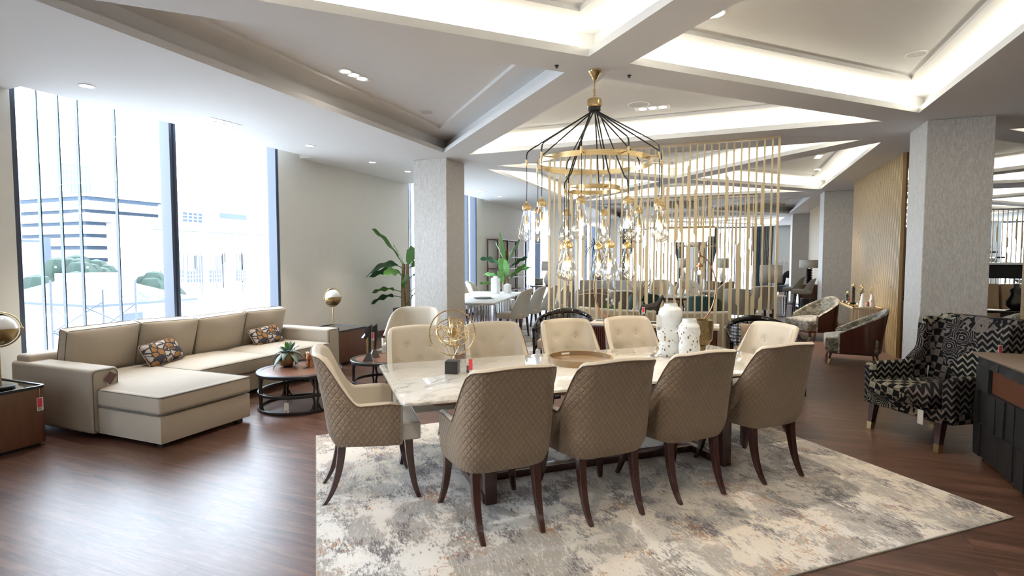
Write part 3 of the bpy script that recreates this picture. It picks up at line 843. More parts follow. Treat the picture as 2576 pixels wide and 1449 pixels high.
dup(ch0, (*onT(1.66, .20)[:2], RUGT), TA + 90, 'cream tufted dining chair at the right table end, by the cushioned cane armchair', G1)

# ---- marble table
t = thing('dining_table', 'rectangular dining table with a glossy white veined marble top on a walnut trestle', 'table', (*TC, RUGT), TA)
HT = .76 - RUGT
MB().prism(rrect(-1.5, 1.5, -.6, .6, .07, 6), HT - .018, HT).obj('tabletop', 'marble', t, bevel=.004)
MB().prism(rrect(-1.32, 1.32, -.55, .55, .06, 4), HT - .045, HT - .018).obj('underframe', 'walnut', t, bevel=.006)
for sx in (-1, 1):
    for sy in (-1, 1):
        MB().bar((sx * .92, sy * .34, HT - .045), (sx * .92, sy * .36, .0), .10, .07, .075, .06).obj('leg', 'leg', t, bevel=.004)
    MB().box(sx * .92 - .045, sx * .92 + .045, -.36, .36, .0, .055).obj('foot_rail', 'leg', t, bevel=.004)
MB().box(-.92, .92, -.045, .045, .0, .05).obj('stretcher', 'leg', t, bevel=.004)

# ---- rug with low ripples
def rug_fn(a, b):
    u = lerp(-1.95, 1.98, a); v = lerp(-1.60, 1.42, b)
    r1 = .022 * math.exp(-((v + .93 - .10 * sin(u * 1.7)) / .035) ** 2) * smooth(1.2, -1.0, u)
    r2 = .010 * math.exp(-((v + .55 + .25 * u) / .04) ** 2) * smooth(-.2, -1.2, u)
    r3 = .012 * math.exp(-((u - .9 + .3 * v) / .05) ** 2) * smooth(-.7, -1.4, v)
    e = 1 if 0 < a < 1 and 0 < b < 1 else 0
    return (u, v, .010 + (r1 + r2 + r3) * e * (0 if min(a, 1 - a, b, 1 - b) < .008 else 1))
t = thing('rug', 'large distressed rug in cream, grey and rust under the dining table', 'rug', (*TC, 0), TA)
m = MB(); V = m.grid(rug_fn, 150, 120); m.obj('pile', 'rug', t, angle=80)
P = [(-1.955, -1.605), (1.985, -1.605), (1.985, 1.425), (-1.955, 1.425)]
m = MB(); m.prism(P, 0.0005, .0085); m.obj('bound_edge', plain('rug_binding', (0.40, 0.385, 0.34), .9), t, smooth=False)

# ---- things on the table
t = thing('wire_sphere', 'gold armillary wire sphere on a black cube base, on the marble table', 'sculpture', (*onT(-1.045, .10)[:2], .76), 15)
MB().box(-.045, .045, -.045, .045, 0, .088).obj('base', 'stone', t, bevel=.003)
m = MB()
for s in (-1, 1): m.tube([(0, 0, .088), (s * .02, 0, .13), (s * .05, 0, .19)], .003, 6)
m.obj('stem', 'brass', t)
c = (0, 0, .283); R = .158
def ringpts(r, tilt, yaw, cz, n=48):
    M = Matrix.Rotation(radians(yaw), 3, 'Z') @ Matrix.Rotation(radians(tilt), 3, 'X')
    return [tuple(M @ Vector((r * cos(2 * pi * i / n), r * sin(2 * pi * i / n), 0)) + Vector((0, 0, cz))) for i in range(n)]
for r, tilt, yaw, w in ((.158, 88, 10, .0045), (.155, 4, 0, .002), (.112, 50, 30, .004), (.108, 120, 75, .0035), (.112, 80, 100, .003), (.108, 25, 0, .003)):
    MB().tube(ringpts(r, tilt, yaw, .283), w, 6, closed=True).obj('ring', 'brass', t)
m = MB(); random.seed(5)
pts = []
for i in range(20):
    a = random.random() * 6.28; z = random.uniform(-.95, .95); q = sqrt(1 - z * z); pts.append(Vector((.108 * q * cos(a), .108 * q * sin(a), .283 + .108 * z)))
for i in range(20):
    m.tube([tuple(pts[i]), tuple(pts[(i * 7 + 3) % 20])], .0022, 5)
m.obj('wire_lattice', 'brass', t)
m = MB(); m.ball((0, 0, .283), .034, 20, 14); m.obj('core_ball', 'antique', t)
tg = thing('price_tag_stand', 'clear acrylic tag sleeve with a red ticket beside the wire sphere', 'price tag', (*onT(-.93, .07)[:2], .76), 22)
MB().box(-.022, .022, -.001, .001, 0, .125).obj('sleeve', 'clear', tg, smooth=False)
MB().box(-.006, .02, -.004, -.0015, .02, .095).obj('ticket', 'tagr', tg, smooth=False)
MB().box(-.022, -.004, .0015, .003, .0, .05).obj('ticket_back', 'tagb', tg, smooth=False)

t = thing('tray', 'round wooden tray with two cut-out handles on the marble table', 'tray', (-1.055, 4.02, .76), 20)
m = MB(); m.lathe([(.235, 0), (.235, .012), (.0001, .012)], 56, cap1=False); m.obj('tray_base', wood('tray_wood', (.28, .18, .10), (.42, .30, .18), .25, 0, coat=.3), t)
m = MB(); S = 72; R0, R1 = .235, .250; Hh = .048
for j in range(S):
    a0, a1 = 2 * pi * j / S, 2 * pi * (j + 1) / S; am = (a0 + a1) / 2
    slot = min(abs((am - b_ + pi) % (2 * pi) - pi) for b_ in (radians(115), radians(295))) < .21
    for z0, z1 in (((0, .020), (.037, Hh)) if slot else ((0, Hh),)):
        m.rings([[(r * cos(a), r * sin(a), z) for r, z in ((R0, z0), (R1, z0), (R1, z1), (R0, z1))] for a in (a0, a1)], cap0=slot, cap1=slot)
m.obj('rim', wood('tray_rim', (.24, .15, .07), (.36, .24, .12), .35, 0), t, merge=1e-5, angle=25)

def gourd(name, prof, label, loc, cat, mat, seg=40, wob=0.0, group=None):
    m = MB(); R = []
    for i, (r, z) in enumerate(prof):
        R.append([(r * (1 + wob * cos(3 * a + z * 9)) * cos(a), r * (1 + wob * cos(3 * a + z * 9)) * sin(a), z) for a in (2 * pi * j / seg for j in range(seg))])
    m.rings(R, cap1=False); o = m.obj(name, mat, None, angle=80)
    o.location = loc; return tag(o, label, cat, group)
def spl(keys, n=40):
    """smooth profile through (r, z) keys"""
    out = []
    for i in range(n + 1):
        z = keys[0][1] + (keys[-1][1] - keys[0][1]) * i / n
        for (r0, z0), (r1, z1) in zip(keys, keys[1:]):
            if z <= z1 + 1e-9:
                t = (z - z0) / (z1 - z0); t = t * t * (3 - 2 * t); out.append((lerp(r0, r1, t), z)); break
    r, z = out[-1]; out += [(r - .004, z), (r - .008, z - .03), (r - .01, z - .08)]
    return out
v = gourd('vase', spl([(.07, 0), (.088, .04), (.095, .085), (.088, .12), (.104, .16), (.106, .20), (.078, .25), (.082, .29), (.096, .335), (.088, .38), (.054, .415), (.052, .43)]), 'tall bulging frosted vase with brown speckles on the right of the marble table', (-.44, 4.56, .76), 'vase', 'speck', wob=.04)
pricetag(v, (-.085, -.055, .36), 22, False, (.045, .13), string=.02)
v = gourd('vase', spl([(.06, 0), (.078, .04), (.082, .10), (.074, .155), (.084, .22), (.080, .26), (.056, .305), (.053, .325)]), 'shorter wavy frosted vase with dark specks, in front of the taller one', (-.285, 4.44, .76), 'vase', 'speck', wob=.03)
v = gourd('goblet_vase', spl([(.06, 0), (.055, .012), (.028, .03), (.028, .07), (.06, .095), (.082, .14), (.085, .2), (.085, .29)]), 'hammered dark gold footed goblet vase behind the frosted vases', (-.20, 4.72, .76), 'vase', 'goldh')
t = thing('tag_card', 'small clear plastic tag lying on the marble near the right chairs', 'price tag', (.02, 4.62, .76), 30)
MB().box(-.05, .05, -.018, .018, 0, .004).obj('card', 'clear', t, smooth=False); MB().box(-.03, .035, -.012, .012, .004, .006).obj('print', 'tagw', t, smooth=False)

# black spec tag hanging under the far side of the marble table, seen between the near chairs
tg = thing('hang_tag', 'dark printed tag hanging under the table between the first two near chairs', 'price tag', (*onT(-.30, -.02)[:2], .02), 45)
MB().box(-.03, .03, -.002, .002, .52, .64).obj('card', 'ink', tg, smooth=False)
MB().tube([(0, 0, .64), (0, 0, .69)], .001, 4).obj('string', 'tagw', tg)
m = MB()
for i in range(4): m.box(-.018, .018, -.004, -.002, .54 + .022 * i, .548 + .022 * i)
m.obj('print', 'tagw', tg, smooth=False)

# ================================================================== LOUNGE BY THE WINDOW
t = thing('sectional_sofa', 'long greige sectional sofa with chaise along the left window', 'sofa', (-6.24, 2.88, 0))
def sbox(nm, b, bev=.03, par=None, mat='linen'):
    return MB().box(*b).obj(nm, mat, par or t, bevel=bev, seg=4)
def outline(par, rect_pts, nm='piping', r=.0045):
    return MB().tube(rect_pts, r, 6, closed=True).obj(nm, 'pipe', par)
sbox('base', (.06, 1.17, .1, 3.07, .045, .25), .015)
sbox('back_frame', (0, .22, .04, 3.13, .045, .66), .04)
for y0, y1 in ((0, .225), (2.945, 3.17)):
    a = sbox('arm', (0, 1.19, y0, y1, .04, .60), .035)
    outline(a, [(1.192, y, z) for y, z in rrect(y0 + .012, y1 - .012, .05, .588, .04, 4)])
MB().prism([(1.19, .04), (1.99, .04), (1.99, .92), (.2, .92), (.2, .23), (1.19, .23)], .045, .27).obj('chaise_base', 'linen', t, bevel=.012)
c = MB().prism([(1.20, .03), (2.0, .03), (2.0, .925), (.38, .925), (.38, .235), (1.20, .235)], .285, .435).obj('seat_cushion', 'linen', t, bevel=.035, seg=4)
m = MB()
m.grid(lambda a, b: (lerp(1.0, 1.96, a), lerp(.07, .89, b), .432 + .035 * (1 - (2 * a - 1) ** 4) * (1 - (2 * b - 1) ** 4)), 12, 12); m.obj('crown', 'linen', c)
for z in (.292, .428): outline(c, [(1.215, .03, z), (1.98, .03, z), (2.0, .05, z), (2.0, .905, z), (1.98, .927, z), (.4, .927, z), (.4, .24, z), (1.2, .24, z)])
for y0, y1 in ((.935, 1.94), (1.945, 2.94)):
    m = MB(); boxcushion(m, .90, y1 - y0, .17, .025); m.xf(Matrix.Translation((.775, (y0 + y1) / 2, .345)))
    c = m.obj('seat_cushion', 'linen', t, angle=50)
    m = MB(); welt_loop(m, .90, y1 - y0, 0, .0045); m.xf(Matrix.Translation((.775, (y0 + y1) / 2, .412))); m.obj('piping', 'pipe', c)
    m = MB(); welt_loop(m, .90, y1 - y0, 0, .0045); m.xf(Matrix.Translation((.775, (y0 + y1) / 2, .282))); m.obj('piping', 'pipe', c)
for i, (y0, y1) in enumerate(((.24, .915), (.92, 1.59), (1.60, 2.27), (2.28, 2.94))):
    m = MB(); boxcushion(m, .47, y1 - y0 - .005, .16, .062)
    M = Matrix.Translation((.335, (y0 + y1) / 2, .655 - .012 * (i == 2))) @ Matrix.Rotation(radians(-77 + (i % 2) * 2), 4, 'Y') @ Matrix.Rotation(radians((-1, 2, -1.5, 1)[i]), 4, 'Z')
    m.xf(M); c = m.obj('back_cushion', 'linen', t, angle=50)
    for z in (-.055, .055):
        m = MB(); welt_loop(m, .47, y1 - y0 - .005, z, .0045); m.xf(M); m.obj('piping', 'pipe', c)
m = MB()
for x, y in ((.1, .08), (.1, 3.09), (1.1, 3.09), (1.9, .12), (1.9, .85), (1.05, 2.0)): m.box(x - .03, x + .03, y - .03, y + .03, 0, .05)
for i, (x, y) in enumerate(((.1, .08), (.1, 3.09), (1.1, 3.09), (1.9, .12), (1.9, .85), (1.05, 2.0))):
    MB().box(x - .03, x + .03, y - .03, y + .03, 0, .05).obj('foot', 'blackm', t)
m.bm.free()
tg = pricetag(t, (1.20, .14, .56), 90, True, (.038, .1), string=.01)
m = MB().box(-.035, .035, .004, .006, -.09, 0); m.xf(Matrix.Translation((1.215, .17, .55)) @ Matrix.Rotation(radians(90), 4, 'Z') @ Matrix.Rotation(radians(35), 4, 'Y')); m.obj('brand_tag', 'tagb', t, smooth=False)

for (x, y, z, rz, lab) in ((-5.66, 3.93, .555, 8, 'black and ochre leaf print lumbar pillow on the sofa, nearer the chaise'), (-5.68, 5.36, .545, -6, 'black and ochre leaf print lumbar pillow near the right arm of the sofa')):
    p = thing('throw_pillow', lab, 'pillow', (x, y, z), rz, 'leaf print pillows on the sectional sofa')
    M = Matrix.Rotation(radians(90), 4, 'Z') @ Matrix.Rotation(radians(58), 4, 'X') @ Matrix.Rotation(radians(6), 4, 'Z')
    m = MB(); throwpillow(m, .46, .27, .15); m.xf(M); m.obj('cover', 'floral', p, merge=1e-4, angle=70)
    m = MB(); m.tube([(x_, y_, 0) for x_, y_ in rrect(-.225, .225, -.13, .13, .02, 3)], .004, 6, closed=True); m.xf(M); m.obj('piping', 'tan', p)

# ---- wooden box side tables with globe lamps
def box_table(loc, lab, rz=0):
    t = thing('side_table', lab, 'side table', loc, rz, 'walnut box side tables beside the sofa')
    MB().prism(rrect(-.35, .35, -.35, .35, .05, 5), .03, .492).obj('body', 'walnut', t, bevel=.003, angle=30)
    MB().prism(rrect(-.32, .32, -.32, .32, .03, 4), 0, .03).obj('plinth', 'blackm', t)
    m = MB(); S = rrect(-.355, .355, -.355, .355, .055, 5); s2 = rrect(-.335, .335, -.335, .335, .04, 5)
    m.rings([[(*p, .485) for p in S], [(*p, .508) for p in S], [(*p, .508) for p in s2], [(*p, .495) for p in s2]], cap1=False); m.obj('rim', 'blackm', t)
    MB().prism(s2, .492, .500).obj('glass_top', 'blackg', t, smooth=False)
    return t
t1 = box_table((-5.63, 2.32, 0), 'walnut box side table with black glass top at the left edge')
pricetag(t1, (.355, .30, .49), 90, True, (.045, .11), string=.08)
box_table((-5.60, 6.60, 0), 'walnut box side table mostly hidden behind the right arm of the sofa')
def globe_lamp(loc, rz, lab):
    t = thing('globe_lamp', lab, 'lamp', loc, rz, 'brass and opal globe table lamps')
    MB().lathe([(.085, 0), (.088, .006), (.088, .016), (.084, .02)], 36).obj('base', 'blackm', t, angle=40)
    MB().tube([(0, 0, .02), (0, 0, .335)], .0065, 10).obj('stem', 'brass', t)
    zc = .48; r = .128
    m = MB()
    m.tube([((r + .013) * sin(a), 0, zc + (r + .013) * cos(a)) for a in (radians(q) for q in range(-180, 180, 8))], .006, 6, closed=True)
    g = m.obj('ring', 'brass', t)
    MB().ball((0, 0, zc), r * .93, 32, 20).obj('opal_globe', 'opal', t)
    m = MB(); R = []
    for q in range(0, 11):
        a = radians(90 + 9 * q); R.append([(r * sin(a) * cos(2 * pi * j / 36), r * sin(a) * sin(2 * pi * j / 36), zc + r * cos(a)) for j in range(36)])
    m.rings(R, cap0=False, cap1=True); m.xf(Matrix.Translation((0, 0, zc)) @ Matrix.Rotation(radians(-6), 4, 'X') @ Matrix.Translation((0, 0, -zc))); m.obj('brass_bowl', 'antique', t)
    m = MB(); R = []
    for q in range(0, 9):
        a = radians(6 + 9.4 * q); R.append([(r * 1.02 * sin(a) * cos(b_), r * 1.02 * sin(a) * sin(b_), zc + r * 1.02 * cos(a)) for b_ in (radians(35 + 7.5 * j) for j in range(17))])
    for A, B in zip(R, R[1:]):
        va = [m.bm.verts.new(p) for p in A]; vb = [m.bm.verts.new(p) for p in B]
        for j in range(16): m.bm.faces.new((va[j], va[j + 1], vb[j + 1], vb[j]))
    m.obj('tilting_shell', 'brass', t, merge=1e-5)
    for s in (-1, 1): MB().ball((s * (r + .016), 0, zc), .012, 10, 8).obj('pivot_knob', 'copper', t)
    return t
globe_lamp((-5.50, 2.47, .50), 70, 'globe lamp at the left edge, on the near box side table')
globe_lamp((-5.54, 6.50, .50), 75, 'globe lamp behind the right arm of the sofa, against the beige wall')

# ---- round coffee tables
def coffee_table(loc, r, h, lab, rz=0, rays=True):
    t = thing('coffee_table', lab, 'coffee table', loc, rz, 'round black framed coffee tables')
    MB().lathe([(r - .055, h - .012), (r - .055, h), (.0001, h)], 64, cap1=False).obj('wood_top', 'walnut_x', t, angle=30)
    m = MB(); S = 64
    m.rings([[(q * cos(2 * pi * j / S), q * sin(2 * pi * j / S), z) for j in range(S)] for q, z in ((r - .054, h - .035), (r - .012, h - .035), (r, h - .02), (r, h - .004), (r - .006, h + .002), (r - .054, h + .002))], closed=True)
    m.obj('rim', 'blackm', t, angle=35)
    if rays:
        m = MB()
        for q in range(40):
            a = 2 * pi * q / 40; m.box(0, 1, 0, 1, 0, 1, Matrix.Translation((0, 0, h + .0002)) @ Matrix.Rotation(a, 4, 'Z') @ Matrix.Diagonal((r * .80, .0012, .0004, 1)) @ Matrix.Translation((0.1, -.5, 0)))
        m.obj('inlay_lines', 'ink', t, smooth=False)
    def flat_ring(nm, q0, q1, z0, z1):
        m = MB(); m.rings([[(q * cos(2 * pi * j / S), q * sin(2 * pi * j / S), z) for j in range(S)] for q, z in ((q0, z0), (q1, z0), (q1, z1), (q0, z1))], closed=True)
        return m.obj(nm, 'blackm', t, bevel=.003, seg=1)
    flat_ring('base_ring', r - .045, r - .01, 0, .03)
    flat_ring('middle_ring', r - .05, r - .012, h * .42, h * .42 + .028)
    zm = h * .42 + .014
    for q in range(4):
        a0 = radians(45 + 90 * q); m = MB()
        for s in (-1, 1):
            for zf, zt_ in ((zm, h - .03), (zm, .015)):
                pts = []
                for k in range(9):
                    f = k / 8; sgn = 1 if zt_ > zf else -1; rr = .075
                    if f < .4:
                        b_ = f / .4 * pi / 2; da = (.035 + rr * (1 - sin(b_))) / r; z = zf + sgn * rr * (1 - cos(b_))
                    else:
                        da = .035 / r; z = zf + sgn * (rr + (abs(zt_ - zf) - rr) * (f - .4) / .6)
                    if f >= .85: pass
                    pts.append(((r - .028) * cos(a0 + s * da * .45), (r - .028) * sin(a0 + s * da * .45), z))
                m.tube(pts, .0125, 6)
                b2 = [((r - .028) * cos(a0 + s * (.03 + .075 * (1 - cos(k / 6 * pi / 2))) / r), (r - .028) * sin(a0 + s * (.03 + .075 * (1 - cos(k / 6 * pi / 2))) / r), zt_ - (1 if zt_ > zf else -1) * .075 * (1 - sin(k / 6 * pi / 2))) for k in range(7)]
                m.tube(b2, .010, 6)
        m.obj('leg', 'blackm', t)
    return t
c1 = coffee_table((-4.22, 4.42, 0), .43, .39, 'larger round coffee table before the chaise, with the succulent on it', 20)
pricetag(c1, (.05, -.44, .17), 0, False, (.045, .10), string=.03)
coffee_table((-3.60, 5.00, 0), .335, .45, 'round coffee table under the two abstract sculptures', 5, False)

t = thing('potted_succulent', 'grey green succulent in a round antique gold pot on the coffee table', 'plant', (-4.43, 4.47, .392))
MB().lathe([(.045, 0), (.085, .02), (.105, .07), (.10, .11), (.075, .145), (.07, .155), (.062, .15), (.06, .13)], 32).obj('pot', 'goldh', t, angle=60)
m = MB()
def leafblade(m, base, az, L, w, rise, droop, n=8, fold=.25, cup=0, thick=.0):
    d = Vector((cos(az), sin(az), 0)); s_ = Vector((-sin(az), cos(az), 0)); prev = None
    rows = []
    for k in range(n + 1):
        f = k / n; z = rise * f - droop * f * f
        p = Vector(base) + d * (L * f) + Vector((0, 0, z)); ww = w * (sin(pi * min(1, f * .93 + .07)) ** .7) * (1 if f < 1 else 0) + .0008
        up = ww * fold
        rows.append([p - s_ * ww + Vector((0, 0, up)), p, p + s_ * ww + Vector((0, 0, up))])
    V = [[m.bm.verts.new(q) for q in r] for r in rows]
    for a, b in zip(V, V[1:]):
        for j in range(2): m.bm.faces.new((a[j], a[j + 1], b[j + 1], b[j]))
for k in range(16):
    leafblade(m, (0, 0, .13), k * 2.4, .10 + .006 * k, .028, .16 - .006 * k, .02 + .012 * k, 7, .4)
o = m.obj('leaves', 'leafg', t, angle=60)
md = o.modifiers.new('thickness', 'SOLIDIFY'); md.thickness = .004
m = MB()
for k in range(5): leafblade(m, (0, 0, .14), k * 1.25 + .4, .05, .016, .13, .0, 6, .4)
m.obj('young_leaves', 'leaf', t, angle=60)
pricetag(t, (.10, -.02, .12), 20, False, (.02, .10), string=.0)

t = thing('elephant_figurine', 'small copper elephant figurine partly hidden behind the left chair', 'figurine', (-4.20, 4.55, .392), -60)
m = MB(); m.ball((0, 0, .115), .05, 18, 12, (1.25, .85, 1)); m.ball((.075, 0, .145), .032, 14, 10)
for x, y in ((-.04, -.022), (-.04, .022), (.035, -.022), (.035, .022)): m.lathe([(.017, 0), (.014, .02), (.018, .1)], 10, (x, y, 0))
m.tube([(.10, 0, .14), (.122, 0, .11), (.125, 0, .07), (.14, 0, .055)], [.014, .011, .008, .006], 8)
m.tube([(-.06, 0, .13), (-.07, 0, .10), (-.068, 0, .07)], .003, 5)
o = m.obj('body', 'copper', t)
md = o.modifiers.new('m', 'REMESH'); md.mode = 'VOXEL'; md.voxel_size = .0045; md.use_smooth_shade = True
for s in (-1, 1):
    m = MB(); m.ball((.06, s * .034, .145), .026, 10, 8, (.9, .2, 1.1)); m.obj('ear', 'copper', t)
def abstract(loc, rz, h, lab):
    t = thing('abstract_sculpture', lab, 'sculpture', loc, rz, 'black faceted sculptures on the coffee table')
    m = MB(); m.rings([[(-.055, -.045, 0), (.055, -.05, 0), (.06, .045, 0), (-.045, .05, 0)], [(-.012, -.012, .085), (.018, -.01, .095), (.012, .012, .085), (-.01, .012, .08)]]); m.obj('base', 'bronze', t, smooth=False)
    m = MB(); m.rings([[(-.008, -.008, .08), (.008, -.008, .08), (.008, .008, .08), (-.008, .008, .08)], [(-.028, -.014, h * .62), (.004, -.012, h * .62), (.004, .012, h * .62), (-.028, .012, h * .62)]]); m.obj('gilded_stem', 'brass', t, smooth=False)
    m = MB(); m.bar((.012, 0, .09), (.02, 0, h * .7), .022, .02, .03, .03)
    m.bar((-.05, -.01, h * .60), (-.02, .01, h * .72), .05, .04, .04, .03)
    m.bar((.03, .0, h * .58), (.048, .01, h * .78), .022, .035, .03, .03)
    m.rings([[(-.03, -.02, h * .7), (.035, -.02, h * .66), (.03, .02, h * .68), (-.03, .02, h * .72)], [(-.04, -.015, h * .88), (.04, -.02, h * .98), (.045, .02, h), (-.01, .02, h * .9)]])
    m.obj('faceted_top', 'bronze', t, smooth=False); return t
a_ = abstract((-3.62, 4.80, .453), 25, .40, 'black faceted sculpture with a gilded stem on the coffee table, front one')
abstract((-3.70, 5.00, .453), 60, .38, 'black faceted sculpture on the coffee table, behind the other one')
pricetag(a_, (.055, -.035, .31), 30, True, (.032, .085), string=.0)

# ---- generic tub chair from the same shell
def tub_chair(name, label, cat, outer, inner_m, P, seat=None, seat_mat=None, th=.05, rim=.02, group=None, legs=None, back_thick=0, nu=60, nv=16, welt=None):
    t = thing(name, label, cat, (0, 0, 0), 0, group)
    pt, top, T, zb = shell_fns(**P)
    m = MB(); m.grid(lambda a, b: pt(a * 2 - 1, b), nu, nv, uvfn=lambda a, b: ((a * 2 - 1) * T, pt(a * 2 - 1, b)[2])); m.obj('outer_shell', outer, t, angle=60)
    m = MB(); V = m.grid(lambda a, b: pt(a * 2 - 1, b, -th), nu, nv); rows = [V[-1]]
    for k in range(1, 6):
        f = k / 5; rows.append([m.bm.verts.new(tuple(Vector(pt(i / nu * 2 - 1, 1, -th + th * f)) + Vector((0, 0, rim * sin(pi * f))))) for i in range(nu + 1)])
    for a, b in zip(rows, rows[1:]):
        for i in range(nu): m.bm.faces.new((a[i], a[i + 1], b[i + 1], b[i]))
    for u in (-1, 1):
        A = [m.bm.verts.new(pt(u, b / 8, -th)) for b in range(9)]; B = [m.bm.verts.new(pt(u, b / 8, 0)) for b in range(9)]
        C_ = [m.bm.verts.new(tuple((Vector(pt(u, b / 8, -th)) + Vector(pt(u, b / 8, 0))) / 2 + Vector((0, rim, 0)))) for b in range(9)]
        for i in range(8):
            m.bm.faces.new((A[i], C_[i], C_[i + 1], A[i + 1])); m.bm.faces.new((C_[i], B[i], B[i + 1], C_[i + 1]))
    m.obj('lining', inner_m, t, angle=60)
    if seat:
        sx, sy, sz, cy, cz, crown = seat
        m = MB(); boxcushion(m, sx, sy, sz, crown); m.xf(Matrix.Translation((0, cy, cz))); m.obj('seat', seat_mat or inner_m, t, angle=50)
    for L in (legs or []):
        (p0, p1, w0, w1, mat, cap) = L
        lg = MB().bar(p0, p1, w0, w0, w1, w1).obj('leg', mat, t, bevel=.002, seg=1)
        if cap:
            a, b = Vector(p0), Vector(p1); q = b + (a - b) * cap
            MB().bar(tuple(q), tuple(b), lerp(w1, w0, cap) + .003, None, w1 + .003).obj('ferrule', 'brass', lg)
    return t
def legs4(x, yf, yb, z, splay=.05, w0=.035, w1=.02, mat='leg', cap=0):
    return [((sx * x, yy, z), (sx * (x + splay), yy + (splay if yy > 0 else -splay), 0), w0, w1, mat, cap) for sx in (-1, 1) for yy in (yf, yb)]
b = tub_chair('barrel_armchair', 'cream velvet barrel armchair between the sofa and the grey column', 'armchair', 'cream', 'cream',
    dict(hw=.36, yf=.22, yb=-.34, zb=.10, za=.50, zt=.83, lean=.10, n=3.0, t0=.05, t1=.58, tp=1.2, taper=.04, tucks=(.01, .02)), (.62, .66, .28, .06, .30, .05), None, .06, .03, legs=legs4(.25, .25, -.25, .12, .02, .05, .035, 'brass'))
put(b, (-4.10, 6.42, 0), 198)

# ---- banana plants
def banana(loc, lab, sd, potmat='blackm', poth=.62, potr=.24, trunk=.85, leaves=None, rz=0, light='leaf'):
    t = thing('banana_plant', lab, 'plant', loc, rz)
    MB().lathe([(potr * .82, 0), (potr, poth * .5), (potr, poth), (potr - .02, poth), (potr - .03, poth - .04)], 32, cap1=False).obj('pot', potmat, t, angle=50)
    MB().lathe([(potr - .025, poth - .06), (potr - .025, poth - .05)], 24).obj('soil', 'soil', t)
    for x, y in ((-.045, 0), (.045, .02)):
        MB().tube([(x, y, poth - .06), (x * 1.1, y, poth + trunk * .5), (x * .8, y, poth + trunk)], [.05, .042, .03], 10).obj('stem', 'trunk', t)
    for (az, z0, stalk, L, w, rise, droop, dark) in leaves:
        d = Vector((cos(az), sin(az), 0)); ro = .95 * (1 if sin(az * 7 + z0 * 9) > 0 else -1) * (.55 + .45 * abs(cos(az * 3 + z0))); s_ = (Vector((-sin(az), cos(az), 0)) * cos(ro) + Vector((0, 0, sin(ro)))); w *= 1.3; m = MB(); rows = []; n = 14
        base = Vector((.02 * cos(az), .02 * sin(az), poth + z0))
        def P_(f): return base + d * ((stalk + L) * f) + Vector((0, 0, rise * f - droop * f * f))
        f0 = stalk / (stalk + L)
        m.tube([tuple(P_(f0 * k / 4)) for k in range(5)], .008, 6)
        for k in range(n + 1):
            g = k / n; f = f0 + (1 - f0) * g; ww = w * (sin(pi * min(1, .06 + g * .94)) ** .65) + .001
            wave = .018 * sin(g * 15 + az * 3)
            c = P_(f); rows.append([c - s_ * ww + Vector((0, 0, .12 * w + wave)), c - s_ * ww * .5 + Vector((0, 0, .10 * w)), c, c + s_ * ww * .5 + Vector((0, 0, .10 * w)), c + s_ * ww + Vector((0, 0, .12 * w - wave))])
        V = [[m.bm.verts.new(q) for q in r] for r in rows]
        for a, b_ in zip(V, V[1:]):
            for j in range(4): m.bm.faces.new((a[j], a[j + 1], b_[j + 1], b_[j]))
        m.obj('leaf', 'leafdk' if dark else light, t, angle=80)
    return t
MAT['leafdk'] = m_leaf('banana_leaf_dark', (0.012, 0.06, 0.025), (0.03, 0.12, 0.045))
MAT['leafbr'] = m_leaf('banana_leaf_bright', (0.10, 0.27, 0.07), (0.22, 0.46, 0.14))
W_ = radians
banana((-5.76, 8.8, 0), 'banana plant in a tall black pot behind the cream barrel armchair', 1, leaves=[
    (W_(205), .80, .1, .50, .07, 1.05, .35, 0), (W_(200), .75, .12, .62, .085, .45, .62, 1), (W_(25), .72, .1, .45, .10, .55, .45, 0), (W_(215), .62, .15, .50, .06, .35, .38, 1),
    (W_(250), .60, .08, .40, .08, .38, .35, 0), (W_(205), .28, .2, .42, .055, .34, .34, 0), (W_(195), .18, .22, .45, .045, .30, .42, 1), (W_(300), .38, .05, .34, .09, .42, .22, 0),
    (W_(10), .25, .2, .35, .05, .5, .25, 0), (W_(100), .75, .08, .40, .09, .6, .2, 0), (W_(60), .5, .12, .4, .07, .5, .25, 1), (W_(330), .05, .25, .35, .05, .5, .15, 0), (W_(160), .8, .05, .3, .08, .5, .1, 0)])
banana((-5.46, 13.05, 0), 'banana plant beyond the column, in front of the dark open shelving', 2, potmat='white', poth=.5, trunk=.75, light='leafbr', leaves=[
    (W_(150), .95, .0, .22, .085, .95, .12, 0), (W_(190), .95, .04, .20, .09, .62, .1, 0), (W_(200), .85, .10, .55, .085, .50, .30, 1), (W_(30), .80, .04, .34, .10, .95, .18, 0), (W_(350), .85, .03, .25, .10, .72, .1, 0), (W_(40), .75, .15, .45, .06, .55, .2, 1),
    (W_(260), .70, .03, .24, .11, .45, .08, 0), (W_(205), .50, .2, .36, .06, .40, .25, 0), (W_(15), .45, .12, .42, .085, .62, .15, 0), (W_(240), .40, .03, .20, .11, .42, .08, 0),
    (W_(200), .3, .25, .42, .05, .36, .25, 0), (W_(210), .1, .3, .40, .05, .32, .24, 0), (W_(20), .55, .2, .5, .05, .5, .2, 0), (W_(300), .55, .03, .22, .10, .55, .08, 0)])

